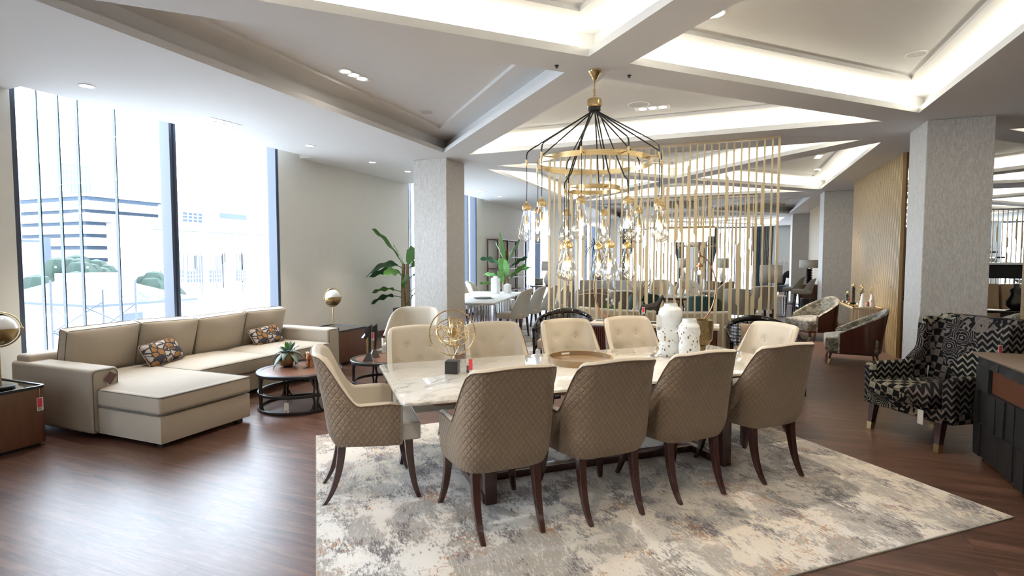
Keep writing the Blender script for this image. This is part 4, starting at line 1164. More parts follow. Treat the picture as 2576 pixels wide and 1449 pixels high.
# ================================================================== CHANDELIER
CX, CY = -1.13, 4.73
t = thing('chandelier', 'two tier brass ring chandelier with clear pear glass bulbs above the table', 'chandelier', (CX, CY, 0))
MB().lathe([(.012, 3.115), (.022, 3.13), (.035, 3.155), (.056, 3.18), (.060, 3.187), (.060, 3.2)], 28).obj('canopy', 'brass', t)
m = MB().tube([(0, 0, 3.12), (0, 0, 3.03)], .006, 8)
o = m.obj('stem', 'brass', t)
for k in range(4):
    z = 3.048 - .026 * k; yaw = 90 * k; M = Matrix.Rotation(radians(yaw), 3, 'Z')
    MB().tube([tuple(M @ Vector((.010 * cos(a), 0, .020 * sin(a))) + Vector((0, 0, z - .02))) for a in (2 * pi * q / 14 for q in range(14))], .0028, 6, closed=True).obj('chain_link', 'brass', t)
MB().lathe([(.008, 2.965), (.058, 2.955), (.064, 2.945), (.064, 2.895), (.055, 2.885)], 32).obj('hub', 'brass', t, angle=40)
MB().lathe([(.052, 2.885), (.055, 2.855), (.03, 2.84)], 24).obj('black_collar', 'blackm', t)
def hoop(r, z, h=.045, w=.006):
    S = 72; m = MB()
    m.rings([[(q * cos(2 * pi * j / S), q * sin(2 * pi * j / S), zz_) for j in range(S)] for q, zz_ in ((r - w, z - h / 2), (r, z - h / 2), (r, z + h / 2), (r - w, z + h / 2))], closed=True)
    return m.obj('hoop', 'brass', t, angle=30)
hoop(.505, 2.40); hoop(.232, 2.17, .04)
GP = [(.030, .30), (.029, .272), (.030, .25), (.038, .215), (.054, .165), (.068, .115), (.0735, .08), (.070, .045), (.052, .016), (.02, .002), (.0005, 0)]
glass_m = MB(); R_ = []
for r, z in GP:
    R_.append([(r * (1 + .035 * cos(9 * a)) * cos(a) if r < .072 and z < .25 else r * cos(a), r * (1 + .035 * cos(9 * a)) * sin(a) if r < .072 and z < .25 else r * sin(a), z) for a in (2 * pi * j / 45 for j in range(45))])
glass_m.rings(R_, cap0=False, cap1=False); bulb_glass = glass_m.obj('glass_shade', 'bulbg', t, angle=180)
cap = MB().lathe([(.006, .362), (.008, .345), (.022, .338), (.026, .328), (.037, .324), (.040, .318), (.040, .285), (.036, .282)], 26).obj('bulb_cap', 'brass', t, angle=40)
sock = MB(); sock.tube([(0, 0, .285), (0, 0, .235)], .003, 6); sock.tube([(0, 0, .235), (0, 0, .165)], .0125, 12); sock = sock.obj('socket', 'brass', t)
fil = MB().ball((0, 0, .125), .013, 12, 10, (1, 1, 2.6)).obj('lamp_bulb', 'fil', t)
hang = []
for k in range(10): hang.append((radians(22 + 36 * k), .595, 2.40, 1.705, .505))
for k in range(5): hang.append((radians(22 + 72 * k), .300, 2.17, 1.365, .232))
for i, (a, R, zr, zb_, hr) in enumerate(hang):
    c, s_ = cos(a), sin(a)
    pts = [(.035 * c, .035 * s_, 2.86), (.045 * c, .045 * s_, 2.835), ((R - .03) * c, (R - .03) * s_, zr + .115), ((R - .006) * c, (R - .006) * s_, zr + .09), (R * c, R * s_, zr + .06), (R * c, R * s_, zr + .01)]
    MB().tube(pts, .0062, 8).obj('arm', 'blackm', t)
    m = MB(); m.tube([(R * c, R * s_, zr - .025), (R * c, R * s_, zr + .03)], .0095, 10); m.tube([((hr - .003) * c, (hr - .003) * s_, zr), (R * c, R * s_, zr)], .005, 8); m.obj('bracket', 'brass', t)
    MB().tube([(R * c, R * s_, zr - .02), (R * c + .004, R * s_, (zr + zb_ + .35) / 2), (R * c, R * s_, zb_ + .35)], .0032, 6).obj('cord', 'blackm', t)
    for src in (bulb_glass, cap, sock, fil):
        o = src if i == 0 else src.copy()
        if i: COL.objects.link(o)
        o.parent = t; o.location = (R * c, R * s_, zb_)

# ================================================================== GOLD SLAT SCREENS
def screen(x0, x1, y, n, seed, lab, z1=CH, off=.02):
    t = thing('slat_screen', lab, 'screen', (x0, y, 0), 0, 'gold slat screens across the room')
    L = x1 - x0; random.seed(seed); w, d = .030, .045
    m = MB()
    m.box(0, L, -d / 2, d / 2, z1 - .03, z1); m.box(0, L, -d / 2, d / 2, 0, .03); m.box(0, w, -d / 2, d / 2, .03, z1 - .03); m.box(L - w, L, -d / 2, d / 2, .03, z1 - .03)
    m.obj('frame', 'goldpaint', t, smooth=False)
    m = MB()
    for k in range(1, n):
        x = L * k / n; h = w * .36
        pts = [(x - h, .03)]; right = []
        zs = []
        if k % 2 == 0 or random.random() < .35:
            a = random.uniform(.35, 1.5); zs.append((a, a + random.uniform(.5, 1.1)))
        if random.random() < .5:
            a = random.uniform(1.8, 2.4); zs.append((a, a + random.uniform(.35, .7)))
        side = random.choice((-1, 1)); e = .025
        L_, R2 = [(x - h, .03)], [(x + h, .03)]
        tgt = R2 if side > 0 else L_
        for a, b in zs:
            tgt += [(x + side * h, a), (x + side * (h + e), a + .04), (x + side * (h + e), b - .04), (x + side * h, b)]
        L_.append((x - h, z1 - .03)); R2.append((x + h, z1 - .03))
        poly = R2 + L_[::-1]      # counter-clockwise in x, z
        a_ = [m.bm.verts.new((p, -d / 2 + .006, q)) for p, q in poly]; b_ = [m.bm.verts.new((p, d / 2 - .006, q)) for p, q in poly]
        m.bm.faces.new(a_); m.bm.faces.new(b_[::-1])
        for i in range(len(poly)): j = (i + 1) % len(poly); m.bm.faces.new((a_[i], b_[i], b_[j], a_[j]))
    m.obj('slats', 'goldpaint', t, smooth=False)
    return t
screen(-2.66, .60, 8.12, 34, 11, 'tall gold slat screen standing right behind the ribbed sideboard')
screen(-2.60, .62, 15.1, 34, 4, 'gold slat screen further back, behind the lounge groups')
screen(3.21, 6.5, 8.15, 32, 21, 'gold slat screen cut by the right edge, right of the near column')
screen(6.4, 9.4, 22.5, 24, 8, 'far gold slat screen seen between the right column and the frame edge')

# ---- slatted wood wall panels on the right
def slat_panel(x, y0, y1, lab):
    t = thing('slatted_partition', lab, 'wall panel', (x, y0, 0), 0, 'golden wood slat panels')
    L = y1 - y0; n = int(L / .062); m = MB(); random.seed(int(y0 * 7))
    for k in range(n):
        y = L * (k + .5) / n; p = L / n
        m.box(-.02, .05, y - p * .30, y + p * .30, 0, CH)
    m.obj('slats', 'oak', t, smooth=False)
    m = MB(); m.box(.03, .05, 0, L, 0, CH); m.obj('backing', 'walnut', t, smooth=False)
    for z in (.75, 1.1, 1.95, 2.85):
        for q in range(4):
            y = L * (.12 + .23 * q) + .07 * (z % 1)
            MB().ball((-.022, y, z + .05 * q), .013, 8, 6, (.3, 1, 1.3)).obj('knot_hole', 'blackm', t)
    return t
slat_panel(2.47, 10.06, 13.62, 'floor to ceiling golden slat panel behind the two velvet armchairs')
slat_panel(2.52, 17.0, 21.0, 'golden slat panel beyond the second column, behind the bar stools')

# ================================================================== SIDEBOARD AND WHAT STANDS ON IT
SB = (-.86, 6.78)
t = thing('sideboard', 'low walnut sideboard with a ribbed front and pale top, before the gold screen', 'sideboard', (*SB, 0), 1)
hz = .765
MB().box(-.74, .74, -.20, .20, .08, hz - .03).obj('carcass', 'mahog', t, bevel=.004)
MB().box(-.76, .76, -.225, .225, hz - .03, hz).obj('top', plain('pale_stone_top', (.56, .47, .36), .3), t, bevel=.003)
for dx0, dx1 in ((-.73, -.25), (-.24, .24), (.25, .73)):
    m = MB(); k = int((dx1 - dx0) / .024)
    for q in range(k): m.box(dx0 + (q + .15) * (dx1 - dx0) / k, dx0 + (q + .75) * (dx1 - dx0) / k, -.218, -.198, .10, hz - .045)
    m.obj('ribbed_door', 'mahog', t, smooth=False)
for x in (-.66, .66):
    for y in (-.15, .15): MB().box(x - .02, x + .02, y - .02, y + .02, 0, .08).obj('foot', 'brass', t)
def arc_lamp(loc, rz, lab, flip=1):
    t = thing('arc_lamp', lab, 'lamp', loc, rz, 'copper arc table lamps on the sideboard')
    MB().prism(rrect(-.10, .16, -.08, .08, .02, 3), 0, .022).obj('glass_base', 'clear', t, smooth=False)
    m = MB(); R = .40; c = (-.10, .44)
    pts = [(.0 + .19 * (1 - (2 * f - 1) ** 2) ** .6, 0, .04 + .80 * f) for f in (k / 24 for k in range(25))]
    m.tube(pts, .0085, 8); m.obj('curved_arm', 'copper', t)
    m = MB(); m.tube([(0, 0, .022), (0, 0, .065)], .014, 10); m.ball((0, 0, .075), .012, 10, 8); m.obj('foot_clamp', 'copper', t)
    m = MB(); m.tube([(0, 0, .815), (0, 0, .865)], .016, 10); m.ball((0, 0, .88), .012, 10, 8); m.tube([(0, 0, .82), (0, 0, .72)], .004, 6); m.lathe([(.012, .75), (.02, .74), (.03, .735), (.045, .715), (.045, .70)], 20); m.obj('top_clamp', 'copper', t)
    m = MB().lathe([(.03, .70), (.075, .685), (.088, .66), (.088, .43), (.075, .40), (.02, .355), (.001, .345)], 32, cap0=False, cap1=False); m.obj('glass_shade', 'clear', t, angle=180)
    m = MB(); m.tube([(0, 0, .70), (0, 0, .655)], .014, 10); m.obj('socket', 'copper', t)
    MB().ball((0, 0, .63), .019, 12, 10, (1, 1, 1.3)).obj('lamp_bulb', 'fil', t)
    return t
arc_lamp((-1.43, 6.84, hz), 178, 'copper arc lamp with a glass jar shade, at the left end of the sideboard')
arc_lamp((-.34, 6.86, hz), 2, 'copper arc lamp with a glass jar shade, at the right end of the sideboard')
# horse
t = thing('horse_figurine', 'dark bronze standing horse figurine on the sideboard', 'figurine', (-.88, 6.80, hz), 4)
MB().prism([(-.16, -.05), (.15, -.045), (.16, .045), (-.15, .05)], 0, .016).obj('base', 'bronze', t, bevel=.004)
bm_ = MB()
sk = {'hip': (-.085, 0, .215, .048), 'bel': (-.02, 0, .205, .044), 'che': (.05, 0, .21, .046), 'nk': (.085, 0, .255, .030), 'nk2': (.108, 0, .30, .023), 'hd': (.125, 0, .315, .020), 'muz': (.158, 0, .27, .011)}
me = bpy.data.meshes.new('horse'); V = []; E_ = []; RR = []
def av(p, r, par=None):
    V.append(p); RR.append(r)
    if par is not None: E_.append((par, len(V) - 1))
    return len(V) - 1
h_ = av((-.085, 0, .215), .045); b_ = av((-.02, 0, .207), .042, h_); c_ = av((.05, 0, .213), .046, b_); n1 = av((.085, 0, .26), .030, c_); n2 = av((.108, 0, .305), .022, n1); hd = av((.128, 0, .318), .018, n2); mz = av((.150, 0, .278), .012, hd); av((.156, 0, .262), .009, mz)
for s_ in (-1, 1):
    k1 = av((-.095, s_ * .022, .165), .027, h_); k2 = av((-.085, s_ * .026, .125), .014, k1); k3 = av((-.108, s_ * .026, .085), .009, k2); k4 = av((-.098, s_ * .026, .035), .007, k3); av((-.092, s_ * .026, .02), .010, k4)
    f1 = av((.06, s_ * .022, .165), .020, c_); f2 = av((.062, s_ * .024, .10), .010, f1); f3 = av((.060, s_ * .024, .045), .0065, f2); av((.064, s_ * .024, .02), .009, f3)
    av((.118, s_ * .010, .345), .004, hd)
t1_ = av((-.128, 0, .215), .010, h_); t2_ = av((-.142, 0, .15), .013, t1_); av((-.136, 0, .09), .005, t2_)
me.from_pydata(V, E_, []); o = bpy.data.objects.new('body', me); COL.objects.link(o); o.parent = t
md = o.modifiers.new('skin', 'SKIN'); sv = me.skin_vertices[0].data
for i, r in enumerate(RR): sv[i].radius = (r * .72 if False else r * .9, r * .9)
sv[0].use_root = True
md = o.modifiers.new('sub', 'SUBSURF'); md.levels = 2; md.render_levels = 2
me.materials.append(MAT['bronze'])
m = MB()
for q in range(9): m.ball((.072 + .006 * q, 0, .272 + .0085 * q), .013, 8, 6, (.9, .7, 1.2))
m.obj('mane', 'bronze', t)
bm_.bm.free()
pricetag(t, (-.10, -.05, .20), 0, True, (.035, .085), string=.0)

# ---- black cane armchairs
MAT['cane'] = None
def m_cane():
    t = NT('black_cane_webbing'); uv = t.coord('UV'); s = t.sep(uv)
    a = t.math('ABSOLUTE', t.math('SUBTRACT', t.math('FRACT', t.math('MULTIPLY', s[0], 62.0)), .5)); b = t.math('ABSOLUTE', t.math('SUBTRACT', t.math('FRACT', t.math('MULTIPLY', s[1], 62.0)), .5))
    hole = t.math('MULTIPLY', t.math('LESS_THAN', a, .23), t.math('LESS_THAN', b, .23))
    t.set(Base_Color=(.012, .012, .013), Roughness=.25)
    tr = t.new('BsdfTransparent'); mx = t.new('MixShader'); t.link(hole, mx.inputs[0]); t.link(t.b.outputs[0], mx.inputs[1]); t.link(tr.outputs[0], mx.inputs[2]); t.link(mx.outputs[0], t.out.inputs[0]); return t.m
MAT['cane'] = m_cane()
def cane_chair(loc, rz, lab):
    t = thing('cane_armchair', lab, 'armchair', loc, rz, 'glossy black cane tub armchairs')
    P = dict(hw=.36, yf=.22, yb=-.32, zb=.30, za=.56, zt=.74, lean=.06, n=2.2, t0=.02, t1=.85, tp=1.0, taper=.0, tucks=(0, 0), flare=.06)
    pt, top, T, zb = shell_fns(**P)
    m = MB(); m.grid(lambda a, b: pt(a * 2 - 1, b, 0), 60, 10, uvfn=lambda a, b: ((a * 2 - 1) * T, pt(a * 2 - 1, b)[2]))
    m.obj('cane_back', 'cane', t, angle=80)
    m = MB(); m.tube([pt(i / 60 * 2 - 1, 1, 0) for i in range(61)], [.017 + .018 * smooth(.3, 1, 1 - abs(i / 30 - 1)) for i in range(61)], 10); m.obj('top_rail', 'blackg', t)
    m = MB(); m.tube([pt(i / 60 * 2 - 1, 0, 0) for i in range(61)], .018, 8); m.obj('seat_rail', 'blackg', t)
    for u in (-1, -.5, .5, 1):
        p0, p1 = pt(u, 0), pt(u, 1); MB().tube([(p0[0] * (1.02), p0[1], 0), p0, p1], [.012, .018, .017 if abs(u) < 1 else .02], 8).obj('post', 'blackg', t)
    m = MB(); boxcushion(m, .62, .56, .13, .03); m.xf(Matrix.Translation((0, -.02, .37))); m.obj('seat_cushion', 'tan', t, angle=50)
    return t
ca = cane_chair((-2.10, 7.12, 0), 188, 'black cane armchair between the dining chairs and the left end of the screen')
cb = cane_chair((.38, 6.98, 0), 192, 'black cane armchair with a tan pillow, right of the sideboard')
cb.scale = (1.08, 1.08, 1.10); ca.scale = (1.05, 1.0, 1.1)
p = thing('throw_pillow', 'small square tan pillow in the right cane armchair', 'pillow', (.30, 7.17, .63), 196)
m = MB(); throwpillow(m, .34, .30, .12); m.xf(Matrix.Rotation(radians(-68), 4, 'X')); m.obj('cover', 'tan', p, merge=1e-4, angle=70)

# ================================================================== RIGHT SIDE
# ---- patterned wing chair
t = thing('wing_chair', 'wing armchair in black and ivory patchwork print, beside the right column', 'armchair', (1.71, 5.70, 0), 124)
# local: +Y is the sitter's front
def patch_box(nm, b, bev=.03, seg=3): return MB().box(*b).obj(nm, 'patch', t, bevel=bev, seg=seg)
patch_box('seat_base', (-.37, .37, -.33, .40, .24, .345), .02)
m = MB(); boxcushion(m, .56, .68, .13, .03); m.xf(Matrix.Translation((0, .10, .405))); m.obj('seat_cushion', 'patch', t, angle=50)
for s in (-1, 1):
    m = MB(); A = []
    for k in range(9):
        f = k / 8; y = lerp(.36, -.26, f); A.append([(s * (.30 + (.10 if i in (1, 2) else 0) + .015), y, z) for i, z in ((0, .24), (1, .24), (2, .60 + .012 * sin(f * 3)), (0, .60 + .012 * sin(f * 3)))])
    m.rings(A); m.obj('arm', 'patch', t, bevel=.028, seg=4)
    m = MB(); A = []
    for k in range(13):
        f = k / 12; z = lerp(.56, 1.02, f); yf = lerp(.02, -.14, smooth(0, .45, f)); x = s * lerp(.33, .36, f)
        A.append([(x - s * .035, -.34 - .12 * f, z), (x + s * .04, -.34 - .12 * f, z), (x + s * .04, yf - .07 * f, z), (x - s * .035, yf - .07 * f, z)])
    m.rings(A); m.obj('wing', 'patch', t, bevel=.025, seg=3)
m = MB(); A = []
for k in range(15):
    f = k / 14; z = lerp(.34, 1.05, f); A.append([(x, -.34 - .13 * max(0, (z - .4) / .65) + yy, z + (.0 if yy else .0)) for x, yy in ((-.36, -.06), (.36, -.06), (.345, .07 + .02 * sin(f * pi)), (0, .095 + .03 * sin(f * pi)), (-.345, .07 + .02 * sin(f * pi)))])
m.rings(A); m.obj('back', 'patch', t, bevel=.03, seg=3)
for x, y, d in ((-.31, .34, 1), (.31, .34, 1), (-.30, -.30, -1), (.30, -.30, -1)):
    l = MB().bar((x, y, .25), (x * 1.02, y + .03 * d, 0), .062, .062, .038, .038).obj('leg', 'leg', t, bevel=.002, seg=1)
    MB().bar((x * 1.012, y + .022 * d, .065), (x * 1.02, y + .03 * d, 0.0), .048, .048, .041, .041).obj('ferrule', 'antique', l)
pricetag(t, (-.20, .418, .34), 0, False, (.05, .12), string=.02)
pricetag(t, (-.36, -.16, .88), -90, True, (.04, .10), string=.02)

# ---- black carved cabinet at the right edge
t = thing('block_front_cabinet', 'black cabinet faced with staggered wood blocks, cut by the right edge', 'cabinet', (1.79, 5.19, 0), 0)
# front face runs from the origin towards -Y; body extends to +X
L = 1.7; H = .835
MB().box(.03, .56, -L, 0, .05, H - .02).obj('body', 'blackw', t)
MB().box(-.02, .60, -L - .01, .02, H - .02, H).obj('top', wood('cabinet_top', (.16, .10, .06), (.27, .18, .115), .4, 1), t, bevel=.003)
MB().box(.05, .54, -L + .03, -.03, 0, .05).obj('plinth', 'antique', t)
m = MB(); random.seed(9)
for row, (z0, z1) in enumerate(((.05, .30), (.30, .56), (.56, .74), (.74, H - .02))):
    y = 0.0
    while y > -L:
        w = random.uniform(.07, .15); y1 = max(-L, y - w)
        niche = row == 2 and -1.2 < (y + y1) / 2 < -.22
        if not niche:
            d = random.uniform(.0, .035); sl = random.uniform(-.02, .02)
            m.rings([[(.03, y, z0), (.012 - d, y, z0), (.012 - d, y1, z0), (.03, y1, z0)], [(.03, y, z1), (.012 - d + sl * .3, y, z1), (.012 - d - sl * .3, y1, z1), (.03, y1, z1)]])
        y = y1
m.obj('block_facing', 'blackw', t, smooth=False)
MB().box(.022, .029, -1.2, -.22, .565, .735).obj('copper_niche', wood('copper_veneer', (.10, .035, .018), (.19, .075, .04), .3, 1), t, smooth=False)

# ---- velvet armchairs with polished wood shells
VP = dict(hw=.36, yf=.20, yb=-.36, zb=.17, za=.47, zt=.80, lean=.08, n=2.5, t0=.0, t1=.80, tp=1.1, taper=.06, tucks=(.005, .01))
def velvet(loc, rz, lab):
    t = tub_chair('velvet_armchair', lab, 'armchair', 'mahog', 'velvet', VP, (.62, .66, .22, .05, .29, .06), None, .05, .02, 'velvet armchairs with polished wood shells', legs4(.28, .30, -.26, .18, .04, .035, .018, 'leg', .40))
    MB().prism(rrect(-.33, .33, -.30, .36, .10, 5), .155, .19).obj('seat_frame', 'leg', t, bevel=.004)
    return put(t, loc, rz)
velvet((1.76, 9.45, 0), 84, 'velvet armchair with polished wood shell, nearer one, seen from its side')
v = velvet((1.55, 12.0, 0), 122, 'olive velvet armchair with wood shell, further one, its mottled seat facing us')

# ---- gold framed console with mirror top
t = thing('console_table', 'slim gold framed console table with a mirrored top against the slat panel', 'console', (2.0, 10.85, 0))
LX, LY, H = .42, 1.70, .72
for x in (0, LX):
    for y in (0, LY): MB().box(x - .014, x + .014, y - .014, y + .014, 0, H).obj('leg', 'goldpaint', t, smooth=False)
m = MB(); m.box(0, LX, -.014, .014, H - .028, H); m.box(0, LX, LY - .014, LY + .014, H - .028, H); m.box(-.014, .014, .014, LY - .014, H - .028, H); m.box(LX - .014, LX + .014, .014, LY - .014, H - .028, H)
m.obj('top_frame', 'goldpaint', t, smooth=False)
MB().box(.014, LX - .014, .014, LY - .014, H - .012, H - .002).obj('mirror_top', plain('mirror', (.80, .80, .80), .03, 1, 0), t, smooth=False)
m = MB()
for q in range(9): m.box(.05 + q * .037, .068 + q * .037, .0, .02, .30, H - .03)
m.obj('slatted_end', 'goldpaint', t, smooth=False)
def bone(loc, rz, h, lab):
    t = thing('balloon_figurine', lab, 'figurine', loc, rz, 'glossy black knobbly figurines with gold tips')
    m = MB(); random.seed(int(h * 100)); n = int(h / .036); x = 0
    for k in range(n):
        m.ball((x, 0, .05 + k * (h - .07) / n), .027 if k else .032, 10, 8, (1, 1, 1.15)); x += .018 * sin(k * 1.9)
    for a in (0, 2.1, 4.2): m.tube([(0, 0, .06), (.05 * cos(a), .05 * sin(a), .03)], .018, 8)
    m.obj('body', 'blackg', t)
    MB().ball((x, 0, h), .03, 12, 10).obj('gold_tip', 'brass', t)
    for a in (0, 2.1, 4.2): MB().ball((.07 * cos(a), .07 * sin(a), .026), .025, 12, 8).obj('gold_foot', 'brass', t)
    return t
HC = .72
a_ = bone((2.08, 11.86, HC), 20, .20, 'short black knobbly figurine with gold tips, leftmost on the console')
pricetag(a_, (.0, -.06, .12), 20, True, (.045, .10), string=.0)
bone((2.09, 11.36, HC), 80, .36, 'tall black knobbly figurine with gold tips, left of the tallest pair')
a_ = bone((2.20, 11.22, HC), 200, .35, 'tall black knobbly figurine with gold tips, beside the white cones')
pricetag(a_, (-.04, -.06, .12), -20, True, (.045, .10), string=.0)
def cone_holder(loc, lab, wr=False):
    t = thing('cone_ornament', lab, 'ornament', loc, 0, 'white marble cones with gold loop finials')
    MB().lathe([(.058, 0), (.058, .012), (.052, .03), (.018, .235), (.014, .24)], 28).obj('cone', 'ceramic', t, angle=40)
    MB().lathe([(.0585, .006), (.0585, .010)], 28).obj('base_line', 'ink', t)
    m = MB()
    for q in range(3): m.tube([(.028 * cos(a) * cos(q), .028 * cos(a) * sin(q), .30 + .055 * sin(a)) for a in (2 * pi * j / 18 for j in range(18))], .0028, 5, closed=True)
    m.tube([(0, 0, .235), (0, 0, .25)], .006, 6); m.obj('finial', 'brass', t)
    if wr:
        m = MB()
        for q in range(4): m.box(0, 1, 0, 1, 0, 1, Matrix.Translation((-.034 + .006 * q, -.046 + .005 * q, .10 + .012 * q)) @ Matrix.Rotation(radians(-30), 4, 'Y') @ Matrix.Diagonal((.04, .002, .003, 1)))
        m.obj('script_line', 'ink', t, smooth=False)
    return t
cone_holder((2.15, 10.93, HC), 'white marble cone with a gold loop finial, left one on the console')
cone_holder((2.28, 10.90, HC), 'white marble cone with a gold loop finial and script, right one', True)
tg = thing('price_tag_stand', 'upright red and white ticket between the two marble cones', 'price tag', (2.22, 10.85, HC), 10)
MB().box(-.02, .02, -.001, .001, 0, .11).obj('sleeve', 'tagw', tg, smooth=False); MB().box(-.013, .014, -.003, -.001, .03, .10).obj('ticket', 'tagr', tg, smooth=False)

# ================================================================== DINING GROUP BEYOND THE COLUMN
WT = (-4.84, 10.34); WA = 12.0
t = thing('dining_table', 'long white topped dining table on chrome rod pedestals, beyond the grey column', 'table', (*WT, .0125), WA)
MB().prism(rrect(-.6, .6, -1.7, 1.7, .05, 4), .735, .76).obj('tabletop', 'white', t, bevel=.003)
MB().prism(rrect(-.58, .58, -1.68, 1.68, .05, 4), .715, .735).obj('edge_trim', 'chrome', t)
for yc in (-1.0, 1.0):
    m = MB()
    for q in range(44):
        a = 2 * pi * q / 44; x, y = .42 * cos(a), .50 * sin(a); m.tube([(x, yc + y, .03), (x, yc + y, .715)], .008, 5)
    m.obj('rod_pedestal', 'chrome', t)
    MB().prism([(.45 * cos(2 * pi * q / 32), yc + .53 * sin(2 * pi * q / 32)) for q in range(32)], 0, .03).obj('base_plate', 'chrome', t)
PP = dict(hw=.26, yf=-.05, yb=-.24, zb=.40, za=.50, zt=.95, lean=.16, n=3.2, t0=.0, t1=.55, tp=1.0, taper=.10, tucks=(0, 0))
def parsons(lab, loc, rz, src=None, g='high backed pale dining chairs beyond the column'):
    if src: return dup(src, loc, rz, lab, g)
    t = tub_chair('high_back_chair', lab, 'chair', 'greyl', 'cream', PP, (.50, .50, .11, .02, .44, .015), None, .045, .02, g, legs4(.20, .20, -.20, .40, .03, .045, .028), nu=40, nv=10)
    return put(t, loc, rz)
pc = parsons('pale high backed dining chair nearest us at the white table, in profile', (-3.95, 9.88, .0125), 92)
parsons('pale high backed chair second along the right side of the white table', (-4.02, 10.92, .0125), 96, pc)
parsons('pale high backed chair third along the right side of the white table', (-4.0, 11.80, .0125), 96, pc)
parsons('pale high backed chair furthest along the right side of the white table', (-3.9, 12.55, 0), 96, pc)
for i, y in enumerate((11.35, 12.0, 12.65)):
    parsons(('tufted high backed chair left of the white table, just clear of the column', 'tufted high backed chair left of the white table, middle of three', 'tufted high backed chair left of the white table, furthest')[i], (-5.90 - .05 * i, y, .0125), -78, pc)
t = thing('rug', 'pale grey rug under the white dining table', 'rug', (-4.5, 10.3, 0), 12)
MB().box(-1.6, 1.6, -2.45, 1.95, .001, .012).obj('pile', 'rug', t, smooth=False)
for nm, lab, loc, h, r in (('vase', 'tall white square shouldered vase on the far white table', (-4.98, 11.32, .7735), .40, .085), ('vase', 'shorter white textured vase beside the tall one on the white table', (-4.78, 11.55, .7735), .22, .075)):
    m = MB(); m.rings([[(x * q, y * q, z) for x, y in rrect(-r, r, -r, r, r * .3, 3)] for q, z in ((.9, 0), (1, .02), (1, h * .86), (.75, h * .9), (.5, h * .92), (.5, h), (.42, h), (.42, h * .8))], cap1=False)
    o = m.obj(nm, 'ceramic', None, angle=40); o.location = loc; tag(o, lab, 'vase')
t = thing('plate', 'flat pale round platter on the white table', 'plate', (-4.55, 9.75, .7735))
MB().lathe([(.10, 0), (.20, .012), (.205, .018), (.19, .018), (.10, .008), (.0001, .008)], 32, cap1=False).obj('dish', 'chrome', t, angle=50)
# open shelving
t = thing('open_shelving', 'dark wood open shelving unit behind the second banana plant', 'shelf', (-6.32, 14.2, 0))
D, L, H = .17, 2.2, 2.15
for y in (0, .72, 1.46, L):
    for x in (-D, D): MB().box(x - .018, x + .018, y - .018, y + .018, 0, H).obj('upright', 'walnut', t)
for i, (z, y0, y1) in enumerate(((.12, 0, L), (.62, 0, L), (1.02, .72, L), (1.28, 0, 1.46), (1.62, .72, L), (2.13, 0, L))):
    MB().box(-D - .018, D + .018, y0, y1, z - .015, z + .015).obj('shelf', 'walnut', t)
o = tag(gourd('ornament', [(.05, 0), (.07, .03), (.05, .08), (.08, .14), (.05, .2), (.04, .22), (.03, .21)], 'brown round ornament on the upper shelf of the open shelving', (-6.32, 15.3, 1.636), 'ornament', 'antique', 16), kind=None)

# ================================================================== BEHIND THE FIRST SCREEN
def lamp(name, lab, loc, shade_r, shade_h, z0, z1, base='white', sm='shade', g=None, lit=None, square=False, rz=0):
    """table lamp: its foot at loc, shade between z0 and z1 above it"""
    t = thing(name, lab, 'lamp', loc, rz, g)
    MB().lathe([(.07, 0), (.075, .015), (.03, .03)], 20).obj('foot', 'blackm', t)
    m = MB()
    if base == 'stack':
        for k in range(9): m.lathe([(.05, z0 * k / 9.5 + .03), (.105, z0 * (k + .5) / 9.5 + .03), (.05, z0 * (k + 1) / 9.5 + .03)], 20)
        m.obj('stacked_base', 'blackm', t)
    elif base == 'urn':
        m.lathe([(.05, .02), (.10, .10), (.11, .2), (.05, z0 * .75), (.02, z0)], 20); m.obj('urn_base', 'ceramic', t, angle=60)
    else:
        m.tube([(0, 0, .02), (0, 0, z0)], .012, 8); m.obj('stem', base, t)
    MB().tube([(0, 0, z0 - .02), (0, 0, z1 + .03)], .006, 6).obj('rod', 'brass', t)
    if square: m = MB().rings([[(x * q, y * q, z) for x, y in rrect(-shade_r, shade_r, -shade_r, shade_r, .02, 2)] for q, z in ((1, z0), (.9, z1))], False, False)
    else: m = MB().lathe([(shade_r, z0), (shade_r * .97, z1)], 36, cap0=False, cap1=False)
    o = m.obj('lamp_shade', sm, t, angle=60); md = o.modifiers.new('t', 'SOLIDIFY'); md.thickness = .004
    MB().ball((0, 0, (z0 + z1) / 2), .03, 10, 8).obj('lamp_bulb', 'fil', t)
    return t
MAT['shadew'] = plain('lampshade_white', (.74, .72, .66), .9)
# cream sofa seen from behind
t = thing('sofa', 'cream sofa seen from behind through the gold screen', 'sofa', (-1.14, 8.80, 0), 1)
MB().box(-1.12, 1.12, -.30, .50, .10, .40).obj('base', 'cream', t, bevel=.02)
m = MB(); A = []
for k in range(25):
    f = k / 24 * 2 - 1; x = 1.15 * f; y = -.34 + .05 * f * f; A.append([(x, y, .12), (x, y - .02, .74 + .03 * abs(f) ** 3), (x, y + .14, .76 + .03 * abs(f) ** 3), (x, y + .16, .12)])
m.rings(A); m.obj('back', 'cream', t, bevel=.03, seg=3)
for s in (-1, 1):
    MB().box(s * 1.07 - .07, s * 1.07 + .07, -.25, .52, .12, .58).obj('arm', 'cream', t, bevel=.04, seg=3)
    m = MB(); boxcushion(m, 1.0, .62, .15, .03); m.xf(Matrix.Translation((s * .50, .14, .46))); m.obj('seat_cushion', 'cream', t)
for x in (-1.0, 1.0):
    for y in (-.25, .42): MB().bar((x, y, .11), (x, y, 0), .04, .04, .03, .03).obj('leg', 'leg', t)
